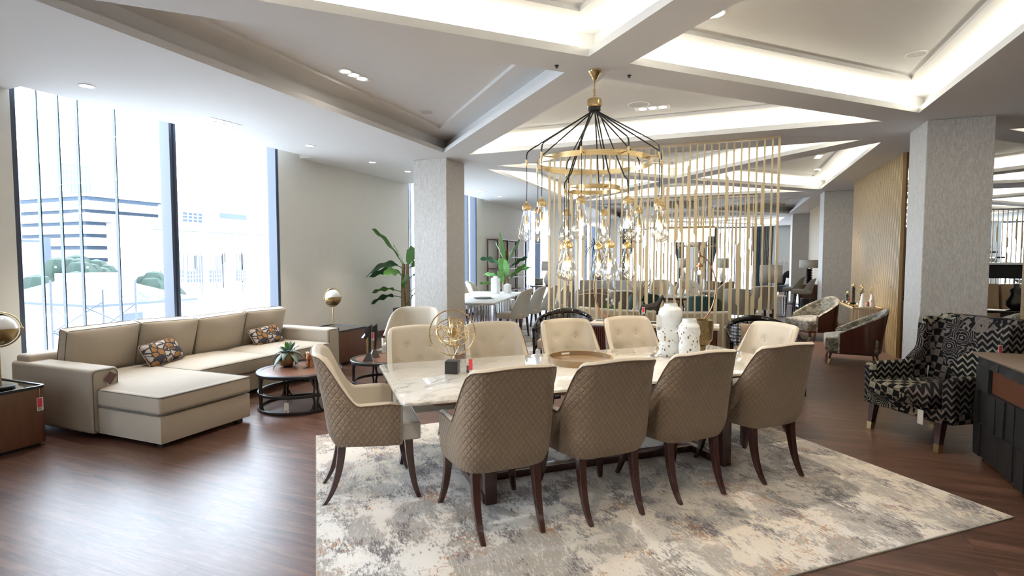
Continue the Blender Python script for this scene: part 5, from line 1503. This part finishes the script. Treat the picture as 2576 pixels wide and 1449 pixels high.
# quilted brown barrel chairs, seen from behind
BP = dict(hw=.36, yf=.24, yb=-.36, zb=.14, za=.66, zt=.83, lean=.02, n=2.6, t0=.1, t1=.7, tp=1.2, taper=0, tucks=(.0, .02), flare=.08)
g = 'brown quilted barrel chairs beyond the gold screen'
bc = tub_chair('quilted_barrel_chair', 'brown quilted barrel chair beyond the sofa, left one with its back to us', 'armchair', 'quilt_far', 'linen', BP, (.60, .62, .2, .04, .36, .03), None, .06, .02, g, legs4(.26, .26, -.24, .15, .02, .04, .03), nu=40, nv=10)
put(bc, (-2.72, 11.35, 0), 15)
dup(bc, (-2.25, 12.35, 0), 10, 'brown quilted barrel chair beyond the sofa, right and further one')
dup(bc, (-3.15, 13.1, 0), 40, 'brown quilted barrel chair beyond the sofa, leftmost beside the white table')
t = thing('coffee_table', 'white topped low table behind the brown barrel chairs', 'table', (-2.75, 14.4, 0))
MB().prism(rrect(-.8, .8, -.45, .45, .05, 3), .68, .71).obj('top', 'white', t)
for x in (-.72, .72):
    for y in (-.38, .38): MB().box(x - .02, x + .02, y - .02, y + .02, 0, .68).obj('leg', 'chrome', t)
# tufted chairs, green chairs, round tables
TP = dict(hw=.30, yf=.14, yb=-.30, zb=.40, za=.62, zt=1.04, lean=.10, n=2.6, t0=.12, t1=.62, tp=1.4, taper=.05, tucks=(.01, .03))
g = 'tufted tan dining chairs beyond the screen'
tc = tub_chair('tufted_chair', 'tan tufted chair facing us beyond the screen, left of the round table', 'chair', 'greyf', 'cream', TP, (.54, .50, .12, .03, .47, .02), 'tan', .05, .02, g, legs4(.20, .20, -.20, .41, .03, .045, .028), nu=40, nv=10)
m = MB()
for z in (.72, .86):
    for x in (-.13, 0, .13): MB().ball((x + (.06 if z < .8 else 0), -.275 - .06 * (z - .6), z), .014, 8, 6, (1, .6, 1)).obj('button', 'welt', tc)
m.bm.free()
put(tc, (-1.44, 13.05, 0), 195)
dup(tc, (-.28, 13.15, 0), 65, 'tan tufted chair seen side on beyond the screen, right of the round table')
dup(tc, (-.95, 13.6, 0), 180, 'tan tufted chair behind the round table, further back')
g = 'deep green velvet tub chairs beyond the screen'
GPp = dict(hw=.33, yf=.20, yb=-.32, zb=.34, za=.62, zt=.84, lean=.05, n=2.6, t0=.1, t1=.6, tp=1.2, taper=.02, tucks=(.01, .03))
gc = tub_chair('green_tub_chair', 'deep green velvet tub chair with its back to us, behind the horse', 'chair', 'greenv', 'greenv', GPp, (.56, .54, .12, .03, .44, .02), None, .05, .02, g, legs4(.22, .22, -.22, .35, .03, .04, .025), nu=36, nv=8)
put(gc, (-1.62, 11.4, 0), 5)
dup(gc, (-.42, 11.0, 0), -12, 'deep green velvet tub chair with its back to us, behind the right arc lamp')
t = thing('round_table', 'round dark edged marble table with a chrome base beyond the screen', 'table', (-1.0, 12.25, 0))
MB().lathe([(.56, .735), (.60, .745), (.60, .77), (.0001, .77)], 48, cap1=False).obj('top', 'marble', t, angle=30)
MB().lathe([(.545, .70), (.58, .715), (.58, .735)], 48).obj('dark_edge', 'walnut', t, angle=30)
for q in range(5):
    a = 2 * pi * q / 5; MB().bar((.10 * cos(a), .10 * sin(a), .70), (.26 * cos(a), .26 * sin(a), .0), .06, .02, .08, .02).obj('leg', 'chrome', t)
for i, (x, y) in enumerate(((-1.18, 12.15), (-.85, 12.35), (-1.02, 12.6))):
    o = gourd(('vase', 'vase', 'bowl')[i], [(.04, 0), (.07, .04), (.06, .10), (.028, .16), (.03, .20 + .08 * i), (.024, .20 + .08 * i)], ('white twisted vase on the round marble table', 'silver white figure vase on the round marble table', 'tall pale vase at the back of the round table')[i], (x, y, .77), 'vase', ('ceramic', 'chrome', 'ceramic')[i], 20)
# high white vases with pampas, greenery
t = thing('planter', 'low planter with green and white foliage beside the green chairs', 'planter', (-2.25, 10.72, 0))
MB().prism(rrect(-.22, .22, -.22, .22, .04, 3), 0, .42).obj('pot', 'blackm', t)
m = MB(); random.seed(2)
for k in range(60):
    a = random.random() * 6.28; leafblade(m, (.1 * cos(a), .1 * sin(a), .42), a + random.uniform(-.4, .4), random.uniform(.08, .28), .03, random.uniform(.1, .35), random.uniform(0, .2), 4, .3)
m.obj('foliage', 'leaf', t)
m = MB()
for k in range(9): m.ball((random.uniform(-.2, .2), random.uniform(-.2, .2), .55 + random.random() * .2), .03, 7, 5)
m.obj('flowers', 'white', t)
t = thing('pampas_vase', 'floor vase of tall feathery pampas behind the horse figurine', 'vase', (-1.60, 10.42, 0))
MB().lathe([(.12, 0), (.17, .3), (.12, .6), (.08, .7), (.09, .75), (.07, .74)], 24, cap1=False).obj('pot', 'greyl', t, angle=60)
m = MB()
for k in range(16):
    a = k * 2.4; e = (.10 + .015 * k) ; p0 = (0, 0, .7); p1 = (e * .5 * cos(a), e * .5 * sin(a), 1.0); p2 = (e * cos(a), e * sin(a), 1.15 + .02 * (k % 5))
    m.tube([p0, p1, p2], [.004, .02, .004], 6)
m.obj('plumes', 'cream', t)
# beige chairs right of the screen
g = 'beige upholstered chairs near the right end of the screen'
EP = dict(hw=.27, yf=.02, yb=-.26, zb=.40, za=.60, zt=.93, lean=.12, n=3.4, t0=.0, t1=.45, tp=1.0, taper=.0, tucks=(0, 0))
ec = tub_chair('upholstered_chair', 'beige upholstered chair with its back to us, behind the right end of the screen', 'chair', 'greyf', 'greyf', EP, (.50, .50, .12, .03, .46, .02), None, .05, .02, g, legs4(.21, .22, -.22, .42, .05, .045, .028), nu=36, nv=8)
put(ec, (.17, 12.35, 0), -8)
dup(ec, (.66, 13.75, 0), 20, 'beige upholstered chair further back, left of the drum lamp')
dup(ec, (-.55, 15.6, 0), 160, 'beige upholstered chair far behind the screen, facing us')
t = thing('dining_table', 'rectangular pale topped table far behind the screen', 'table', (.0, 14.5, 0)); MB().box(-.9, .5, -.45, .45, .72, .76).obj('top', 'greyl', t, bevel=.004)
for x in (-.8, .4):
    for y in (-.38, .38): MB().box(x - .03, x + .03, y - .03, y + .03, 0, .72).obj('leg', 'walnut', t)
lamp('drum_lamp', 'large beige drum shade lamp right of the screen, on a chrome table', (1.05, 16.35, .56), .29, .48, .36, .84, 'chrome')
t = thing('side_table', 'open chrome frame side table under the drum lamp', 'table', (1.05, 16.5, 0))
m = MB()
for x in (-.36, .36):
    for y in (-.3, .3): m.box(x - .015, x + .015, y - .015, y + .015, 0, .54)
    m.box(x - .015, x + .015, -.3, .3, 0, .03)
m.box(-.36, .36, -.315, -.285, 0, .03); m.box(-.36, .36, .285, .315, 0, .03); m.obj('frame', 'chrome', t, smooth=False)
MB().box(-.375, .375, -.315, .315, .54, .56).obj('top', 'white', t)
t = thing('blossom_branch', 'thin branch with white blossoms in a small black cube pot on the floor', 'plant', (1.02, 15.2, 0))
MB().box(-.10, .10, -.10, .10, 0, .17).obj('pot', 'blackm', t)
m = MB(); m.tube([(0, 0, .15), (.02, 0, .35), (-.04, 0, .55), (.03, 0, .72)], .006, 6); m.tube([(-.04, 0, .55), (-.12, 0, .68)], .004, 5); m.tube([(.02, 0, .35), (.12, 0, .45)], .004, 5); m.obj('branch', 'antique', t)
m = MB()
for p in ((-.12, 0, .68), (.12, 0, .45), (.03, 0, .73), (-.06, 0, .28), (-.02, 0, .62)): m.ball(p, .022, 7, 5, (1.4, 1, .6))
m.obj('blossoms', 'white', t)
# black wing armchair in the distance with a white cushion
t = tub_chair('black_armchair', 'black wing armchair far back under the row of small frames', 'armchair', 'navy', 'navy', dict(hw=.38, yf=.25, yb=-.36, zb=.16, za=.62, zt=1.06, lean=.12, n=3, t0=.2, t1=.6, tp=1.2, taper=.2), (.62, .64, .22, .05, .34, .03), None, .07, .02, None, legs4(.30, .30, -.28, .18, .02, .04, .03, 'brass'), nu=36, nv=8)
put(t, (2.35, 25.6, 0), 150)
p = thing('throw_pillow', 'white cushion in the distant black armchair', 'pillow', (2.38, 25.52, .62), 150)
m = MB(); throwpillow(m, .42, .34, .14); m.xf(Matrix.Rotation(radians(-65), 4, 'X')); m.obj('cover', 'white', p, merge=1e-4)
for i in range(3):
    for j in range(3):
        lab = 'small pale framed print on the far wall, %s row, %s' % (('top', 'middle', 'bottom')[i], ('left', 'centre', 'right')[j])
        f = thing('framed_print', lab, 'picture', (2.37 + .18 * j, 29.285, 1.46 - .12 * i), 0, 'nine small frames on the far wall')
        m = MB(); m.rings([[(x, y, z) for x, z in ((-.08, -.05), (.08, -.05), (.08, .05), (-.08, .05))] for y in (.012, -.008)]); m.obj('frame', 'white', f, smooth=False)
        m = MB(); m.box(-.055, .055, -.011, -.008, -.03, .03); m.obj('print', 'greyl', f, smooth=False)
# bar stools, drawer console, stacked lamp
g = 'grey bar stools by the second column'
SP = dict(hw=.24, yf=.0, yb=-.22, zb=.68, za=.74, zt=1.05, lean=.10, n=2.6, t0=.0, t1=.6, tp=1.2, taper=.1, tucks=(0, 0))
bs = tub_chair('bar_stool', 'grey upholstered bar stool nearest us beside the second column', 'stool', 'greyf', 'greyf', SP, (.46, .44, .10, .02, .70, .02), None, .04, .01, g, legs4(.17, .17, -.17, .66, .05, .035, .022, 'blackm'), nu=32, nv=8)
m = MB()
for a, b in (((-.2, .2), (.2, .2)), ((.2, .2), (.2, -.2)), ((.2, -.2), (-.2, -.2)), ((-.2, -.2), (-.2, .2))): m.tube([(*a, .26), (*b, .26)], .010, 6)
m.obj('foot_rail', 'blackm', bs)
put(bs, (1.80, 16.05, 0), 78)
dup(bs, (1.72, 17.55, 0), 75, 'grey upholstered bar stool, the further one left of the second column')
t = thing('drawer_console', 'dark wood console with silver drawers behind the bar stools', 'console', (2.22, 18.6, 0))
MB().box(-.28, .24, -.5, .5, .10, .80).obj('body', 'walnut', t, bevel=.005)
for k in range(3): d = MB().box(-.295, -.28, -.46, .46, .14 + .21 * k, .33 + .21 * k).obj('drawer', 'chrome', t); MB().ball((-.305, 0, .235 + .21 * k), .015, 8, 6).obj('knob', 'brass', d)
for x in (-.24, .2):
    for y in (-.45, .45): MB().box(x - .02, x + .02, y - .02, y + .02, 0, .10).obj('foot', 'blackm', t)
lamp('stacked_lamp', 'lamp with a stacked dark ring base and wide pale shade by the second column', (2.24, 18.55, .80), .28, .2, .50, .74, 'stack')
t = thing('lattice_basket', 'dark lattice metal stool under the bar stools', 'stool', (2.02, 16.9, 0))
m = MB()
for k in range(14):
    for s in (-1, 1):
        m.tube([(.17 * cos(2 * pi * k / 14 + s * f), .17 * sin(2 * pi * k / 14 + s * f), .46 * f / 1.2) for f in (0, .3, .6, .9, 1.2)], .006, 4)
m.obj('lattice', 'blackm', t); MB().lathe([(.18, .46), (.18, .48)], 20).obj('top', 'blackm', t)

# ================================================================== FAR END
# palm in a dark urn, grey sofa, lamps, curtains
t = thing('palm_tree', 'dark slender palm in a tall urn near the far left window', 'plant', (-4.67, 20, 0))
MB().lathe([(.16, 0), (.24, .5), (.22, 1.0), (.16, 1.02)], 20).obj('urn', plain('urn_navy', (.02, .03, .05), .4), t)
MB().tube([(0, 0, 1), (.04, 0, 1.5), (-.03, 0, 2.05)], [.035, .03, .03], 8).obj('trunk', 'blackw', t)
m = MB()
for k in range(34):
    leafblade(m, (-.03, 0, 2.05), k * 2.4, .55 + .05 * (k % 4), .02, .55 - .03 * (k % 12), .15 + .03 * k, 8, .2)
m.obj('fronds', 'leafd', t)
t = thing('sofa', 'light grey sofa far back by the windows, seen past the brown barrel chairs', 'sofa', (-3.3, 16.6, 0), 0)
MB().box(-1.0, 1.0, -.38, .45, .1, .42).obj('base', 'greyl', t, bevel=.03); MB().box(-1.0, 1.0, -.42, -.2, .1, .92).obj('back', 'greyl', t, bevel=.05, seg=3)
for s in (-1, 1): MB().box(s * 1.03 - .08, s * 1.03 + .08, -.4, .46, .1, .62).obj('arm', 'greyl', t, bevel=.04, seg=3)
for x in (-.9, .9): MB().box(x - .02, x + .02, -.35, .4, 0, .1).obj('leg', 'blackm', t)
t = thing('console_table', 'dark console table by the left windows with an olive cushion', 'console', (-5.35, 15.9, 0)); MB().box(-.35, .35, -.25, .25, .70, .74).obj('top', 'walnut', t)
for x in (-.3, .3):
    for y in (-.2, .2): MB().box(x - .02, x + .02, y - .02, y + .02, 0, .70).obj('leg', 'walnut', t)
lamp('table_lamp', 'table lamp with a pale square shade on the console by the left windows', (-5.28, 16.0, .74), .15, .3, .46, .76, 'urn', 'shadew', square=True)
p = thing('throw_pillow', 'olive patterned cushion standing on the console by the left windows', 'pillow', (-5.5, 15.85, .86)); m = MB(); throwpillow(m, .28, .24, .12); m.xf(Matrix.Rotation(radians(80), 4, 'X')); m.obj('cover', 'velvet', p, merge=1e-4)
g = 'white table lamps in front of the far windows'
for (x, y, lab) in ((-1.52, 20, 'white shaded table lamp far back, left of the teal curtains'), (-.22, 20, 'white shaded table lamp far back, right of the brass chandelier')):
    t = thing('side_table', lab.replace('white shaded table lamp', 'small dark side table under the lamp'), 'table', (x, y, 0)); MB().box(-.3, .3, -.25, .25, .72, .76).obj('top', 'walnut', t); MB().box(-.26, .26, -.2, .2, .3, .72).obj('body', 'walnut', t)
    for a in (-.22, .22): MB().box(a - .02, a + .02, -.18, .18, 0, .3).obj('leg', 'blackm', t)
    lamp('table_lamp', lab, (x, y, .76), .20, .3, .50, .84, 'urn', 'shadew', g)
def curtain(x0, x1, lab, mat, pinch=None, y=29.12, dirn=0):
    t = thing('curtain', lab, 'curtain', (x0, y, 0), 0, 'curtains at the far windows'); L = x1 - x0; n = int(L * 22) + 6
    def f(a, b):
        z = .02 + b * (CH - .04); k = 1 - (smooth(1.0, 2.6, z) if z < 3 else 1)
        w = 1 - (pinch or 0) * k
        x = a * L * w if dirn >= 0 else L - a * L * w
        return (x, .045 * sin(a * n * 2.6) , z)
    m = MB(); m.grid(f, n * 4, 14); o = m.obj('panel', mat, t, angle=80); md = o.modifiers.new('t', 'SOLIDIFY'); md.thickness = .006
    return t
curtain(.95, 1.42, 'dark teal curtain left of the far grey wall, tied back', 'curtain', .5, dirn=-1)
curtain(1.42, 1.95, 'grey curtain hanging beside the dark teal one', 'curtain_g', .1, y=29.0)
curtain(-1.05, -.55, 'dark teal curtain at the middle of the far windows, right side', 'curtain', .5, dirn=1)
curtain(-1.62, -1.08, 'grey curtain between the two middle teal curtains', 'curtain_g', 0, y=29.0)
curtain(-2.75, -2.2, 'dark teal curtain at the middle of the far windows, left side', 'curtain', .5, dirn=-1)
curtain(-5.5, -4.75, 'dark teal curtain towards the left of the far windows', 'curtain', .4, dirn=1)
# linear chandelier and ring chandelier
t = thing('linear_chandelier', 'long rectangular lit chandelier with a gold top band beyond the screen', 'chandelier', (-.96, 12.0, 0))
MB().box(-.66, .66, -.2, .2, 2.20, 2.235).obj('gold_band', 'antique', t)
m = MB(); m.box(-.65, .65, -.19, .19, 2.04, 2.20); m.obj('upper_tier', emit('lit_crystal', (1, .90, .74), .32), t)
m = MB(); m.box(-.50, .50, -.13, .13, 1.92, 2.04); m.obj('lower_tier', bpy.data.materials['lit_crystal'], t)
for x in (-.5, .5): MB().tube([(x, 0, 2.235), (x, 0, CH)], .004, 5).obj('wire', 'blackm', t)
t = thing('ring_chandelier', 'thin brass ring chandelier with small crystals, below the linear one', 'chandelier', (-.88, 16.0, 0))
for zq, r in ((1.93, .5), (2.05, .36)): MB().tube([(r * cos(2 * pi * k / 40), r * sin(2 * pi * k / 40), zq) for k in range(40)], .012, 6, closed=True).obj('ring', 'antique', t)
m = MB()
for k in range(16): m.ball((.5 * cos(2 * pi * k / 16), .5 * sin(2 * pi * k / 16), 1.97), .022, 8, 6)
m.obj('crystals', 'chrome', t)
for k in range(3): MB().tube([(.5 * cos(2.1 * k), .5 * sin(2.1 * k), 1.93), (0, 0, 2.6)], .003, 4).obj('wire', 'blackm', t)
MB().tube([(0, 0, 2.6), (0, 0, CH + .27)], .003, 4).obj('suspension', 'blackm', t)

# ================================================================== RIGHT BAY, SEEN PAST THE COLUMN
t = thing('sofa', 'light brown sofa seen between the right column and the gold frame', 'sofa', (4.9, 13.2, 0), 0)
MB().box(-1.3, 1.3, -.45, .45, .1, .45).obj('base', 'tan', t, bevel=.03); MB().box(-1.3, 1.3, .2, .48, .1, 1.06).obj('back', 'linen', t, bevel=.06, seg=3)
for s in (-1, 1):
    MB().box(s * 1.3 - .1, s * 1.3 + .1, -.45, .48, .1, .68).obj('arm', 'tan', t, bevel=.04, seg=3)
    m = MB(); boxcushion(m, 1.15, .70, .16, .03); m.xf(Matrix.Translation((s * .6, -.12, .52))); m.obj('seat_cushion', 'tan', t)
    m = MB(); boxcushion(m, 1.15, .50, .16, .03); m.xf(Matrix.Translation((s * .6, .14, .82)) @ Matrix.Rotation(radians(78), 4, 'X')); m.obj('back_cushion', 'tan', t)
for x in (-1.2, 1.2): MB().box(x - .03, x + .03, -.4, .42, 0, .1).obj('leg', 'blackm', t)
t = thing('black_table', 'glossy black table with a dark vase, behind the wing chair', 'table', (4.35, 11.2, 0)); MB().box(-.6, .6, -.4, .4, .70, .74).obj('top', 'blackg', t, bevel=.004)
MB().box(-.15, .15, -.15, .15, 0, .70).obj('pedestal', 'blackm', t)
o = gourd('vase', [(.06, 0), (.12, .06), (.13, .14), (.08, .22), (.07, .26), (.09, .32), (.04, .36), (.03, .42), (.025, .42)], 'dark gourd shaped vase on the glossy black table', (4.30, 11.1, .74), 'vase', 'bronze', 24)
cc = tub_chair('studded_chair', 'pale round back chair with nailheads, just above the wing chair', 'chair', 'greyl', 'linen', dict(hw=.32, yf=.18, yb=-.32, zb=.30, za=.60, zt=.80, lean=.04, n=2.4, t0=.1, t1=.7, tp=1.2, taper=0), (.56, .54, .14, .03, .44, .02), None, .05, .02, None, legs4(.22, .22, -.22, .35, .02, .04, .025), nu=36, nv=8)
put(cc, (3.82, 9.85, 0), 15)
pt, top, T, zb = shell_fns(hw=.32, yf=.18, yb=-.32, zb=.30, za=.60, zt=.80, lean=.04, n=2.4, t0=.1, t1=.7, tp=1.2, taper=0)
m = MB()
for k in range(44):
    p = pt(k / 21.5 - 1 if k < 43 else 1, .93, .004); m.ball(p, .008, 6, 4)
m.obj('nailheads', 'blackm', cc)
t = thing('bar_counter', 'dark curved counter with a pale top in the far right bay', 'counter', (7.6, 20.2, 0)); MB().box(-1.6, 1.6, -.3, .3, 1.0, 1.40).obj('body', 'blackw', t); MB().box(-1.7, 1.7, -.4, .4, 1.40, 1.46).obj('top', 'white', t)
for x in (-1.4, 1.4): MB().box(x - .1, x + .1, -.2, .2, 0, 1.0).obj('leg', 'chrome', t)
t = thing('staircase', 'open staircase with dark treads in the far right bay', 'stairs', (9.4, 26.0, 0))
for k in range(14): MB().box(1.6 - .22 * k - .3, 1.6 - .22 * k, -.6, .6, .2 + .2 * k, .26 + .2 * k).obj('tread', 'blackm', t)
m = MB(); m.rings([[(1.7, y, .0), (1.75, y, .25), (-1.6, y, 3.1), (-1.6, y, 2.8)] for y in (.60, .66)]); m.obj('stringer', 'greyl', t, smooth=False)
t = thing('bookcase', 'dark cabinet between the slat panel and the right column', 'cabinet', (4.0, 15.2, 0)); MB().box(-.5, .5, -.2, .2, 0, 2.3).obj('body', 'blackw', t, bevel=.004)
for k in range(4): MB().box(-.45, .45, -.215, -.2, .1 + .55 * k, .6 + .55 * k).obj('door', 'blackm', t)
t = thing('black_armchair', 'black armchair with a cream throw, in the gap beside the slat panel', 'armchair', (3.05, 12.0, 0), 0); MB().box(-.42, .42, -.4, .4, .05, .45).obj('base', 'navy', t, bevel=.04); MB().box(-.42, .42, .2, .42, .1, .85).obj('back', 'navy', t, bevel=.05)
for s in (-1, 1): MB().box(s * .40 - .08, s * .40 + .08, -.4, .4, .08, .62).obj('arm', 'navy', t, bevel=.04)
m = MB(); throwpillow(m, .4, .36, .14); m.xf(Matrix.Translation((0, .1, .62)) @ Matrix.Rotation(radians(70), 4, 'X')); m.obj('cushion', 'cream', t, merge=1e-4)

pricetag(bpy.data.objects['sideboard'], (-.80, -.20, .52), 0, True, (.05, .13), string=.02)

# ================================================================== CEILING FITTINGS
def downlight(loc, lab, r=.06, lit=True, g='round recessed downlights'):
    t = thing('downlight', lab, 'ceiling light', loc, 0, g)
    m = MB(); m.lathe([(r + .018, 0), (r + .016, -.006), (r, -.006), (r, 0)], 32, cap0=False, cap1=False); m.obj('trim_ring', 'white', t, angle=40)
    MB().lathe([(r, -.003), (.0001, -.003)], 32, cap0=False, cap1=False).obj('lens', 'lens' if lit else 'greyl', t)
    return t
L_ = [(-5.70, 3.32, 'round downlight in the left soffit, nearest us above the first window'), (-5.68, 6.24, 'round downlight in the left soffit, above the sofa end'), (-5.66, 7.68, 'round downlight in the left soffit, left of the column top'), (-5.63, 8.72, 'round downlight in the left soffit, touching the column outline'),
      (-5.6, 13.0, 'round downlight in the left soffit beyond the column, first'), (-5.6, 15.0, 'round downlight in the left soffit beyond the column, second'), (-5.6, 17.2, 'round downlight in the left soffit beyond the column, third')]
for x, y, lab in L_: downlight((x, y, CH), lab, .052)
UZ = CH + .275
downlight((-.15, 4.60, UZ), 'large bright downlight in the upper right coffer near the beam', .075)
downlight((1.58, 6.2, UZ), 'unlit downlight in the upper right coffer near its far corner', .075, False)
downlight((-3.7, 6.2, UZ), 'unlit round ceiling speaker in the unlit grey coffer', .075, False, 'round ceiling speakers')
downlight((-1.09, 6.90, UZ), 'round ceiling speaker above the chandelier in the middle coffer', .12, False, 'round ceiling speakers')
downlight((-2.80, 7.15, UZ), 'downlight in the middle coffer, left of the chandelier', .06)
downlight((1.70, 13.2, UZ), 'downlight in the second bay coffer, left of the slat panel', .06)
def triple(loc, rz, lab, dark=False):
    t = thing('spot_box', lab, 'ceiling light', loc, rz, 'recessed boxes of three spots'); m = MB()
    m.rings([[(x * q, y * p, z) for x, y in ((-1, -1), (1, -1), (1, 1), (-1, 1))] for q, p, z in ((.215, .08, 0), (.213, .078, -.005), (.195, .062, -.005), (.195, .062, 0))], False, False); m.obj('trim', 'white', t, smooth=False)
    MB().box(-.195, .195, -.062, .062, -.002, -.0005).obj('recess', 'greyl', t, smooth=False)
    for x in (-.125, 0, .125): MB().lathe([(.05, -.004), (.0001, -.004)], 24, cap0=False, cap1=False, c=(x, 0, 0)).obj('lens', 'lens', t)
    return t
triple((-3.68, 4.70, UZ), 86, 'three spot box in the unlit grey coffer')
triple((-5.68, 4.78, CH), 88, 'three spot box in the left soffit above the sofa')
triple((-1.08, 7.25 - .25, UZ), 0, 'three spot box in the middle coffer above the chandelier') if False else triple((-.95, 7.12, UZ), 0, 'three spot box in the middle coffer right of the chandelier')
triple((-5.6, 11.8, CH), 88, 'three spot box in the left soffit beyond the column')
triple((1.50, 11.6, UZ), 90, 'three spot box in the second bay coffer at the right')
triple((6.0, 9.2, UZ), 0, 'three spot box in the right bay coffer')
for i, (x, y) in enumerate(((-1.40, 4.48), (-.87, 4.96))):
    t = thing('sprinkler', ('small dark sprinkler in the soffit left of the chandelier canopy', 'small dark sprinkler in the soffit right of the chandelier canopy')[i], 'sprinkler', (x, y, CH), 0, 'sprinkler heads beside the chandelier')
    MB().lathe([(.020, 0), (.020, -.004), (.008, -.008), (.008, -.018), (.014, -.020), (.0001, -.021)], 14).obj('head', 'blackm', t)

# the light the spots give, one lamp in each fitting
def spot(loc, aim, w, ang=60, col=(1, .88, .74), r=.05, blend=.6):
    l = bpy.data.lights.new('spot_lamp', 'SPOT'); l.energy = w; l.spot_size = radians(ang); l.spot_blend = blend; l.color = col; l.shadow_soft_size = r
    o = bpy.data.objects.new('spot_lamp', l); COL.objects.link(o); o.location = loc
    d = Vector(aim) - Vector(loc); o.rotation_euler = d.to_track_quat('-Z', 'Y').to_euler(); return o
for x, y, w, a in ((-.15, 4.60, 55, 75), (-2.80, 7.15, 60, 70), (1.70, 13.2, 60, 70), (-5.70, 3.32, 25, 60), (-5.68, 6.24, 25, 60), (-5.66, 7.68, 25, 60)):
    z = (UZ if x > -5 else CH) - .02
    spot((x, y, z), (x, y, 0), w, a)
for x in (-.125, 0, .125):
    spot((-.95 + x, 7.12, UZ - .02), (-.95 + x * 4, 6.6, 0), 30, 50)
    spot((-3.68, 4.70 + x, UZ - .02), (-3.2, 4.4 + 3 * x, 0), 28, 50)
    spot((-5.68, 4.78 + x, CH - .02), (-5.4, 4.6 + 4 * x, 0), 18, 50)
    spot((1.5, 11.6 + x, UZ - .02), (1.6, 11.0 + 4 * x, 0), 60, 55)
# unseen lamps over rug and walkway; those behind the camera are added fill
for k, (x, y, lx, ly, w) in enumerate(((-1.1, 1.95, -1.0, 2.6, 25), (1.2, 2.3, 1.0, 3.0, 30), (1.75, 4.6, 1.4, 4.9, 30), (-2.8, 1.9, -2.4, 2.6, 22), (-1.1, -.3, -.9, 1.0, 45), (1.3, -.5, 1.2, .6, 45))):
    z = UZ - .02
    downlight((x, y, UZ), 'downlight overhead out of view, ' + ('over the near table end', 'over the near right rug corner', 'over the right walkway', 'over the left rug edge', 'added as fill behind the camera on the left', 'added as fill behind the camera on the right')[k], .06)
    spot((x, y, z), (lx, ly, 0), w, 95)
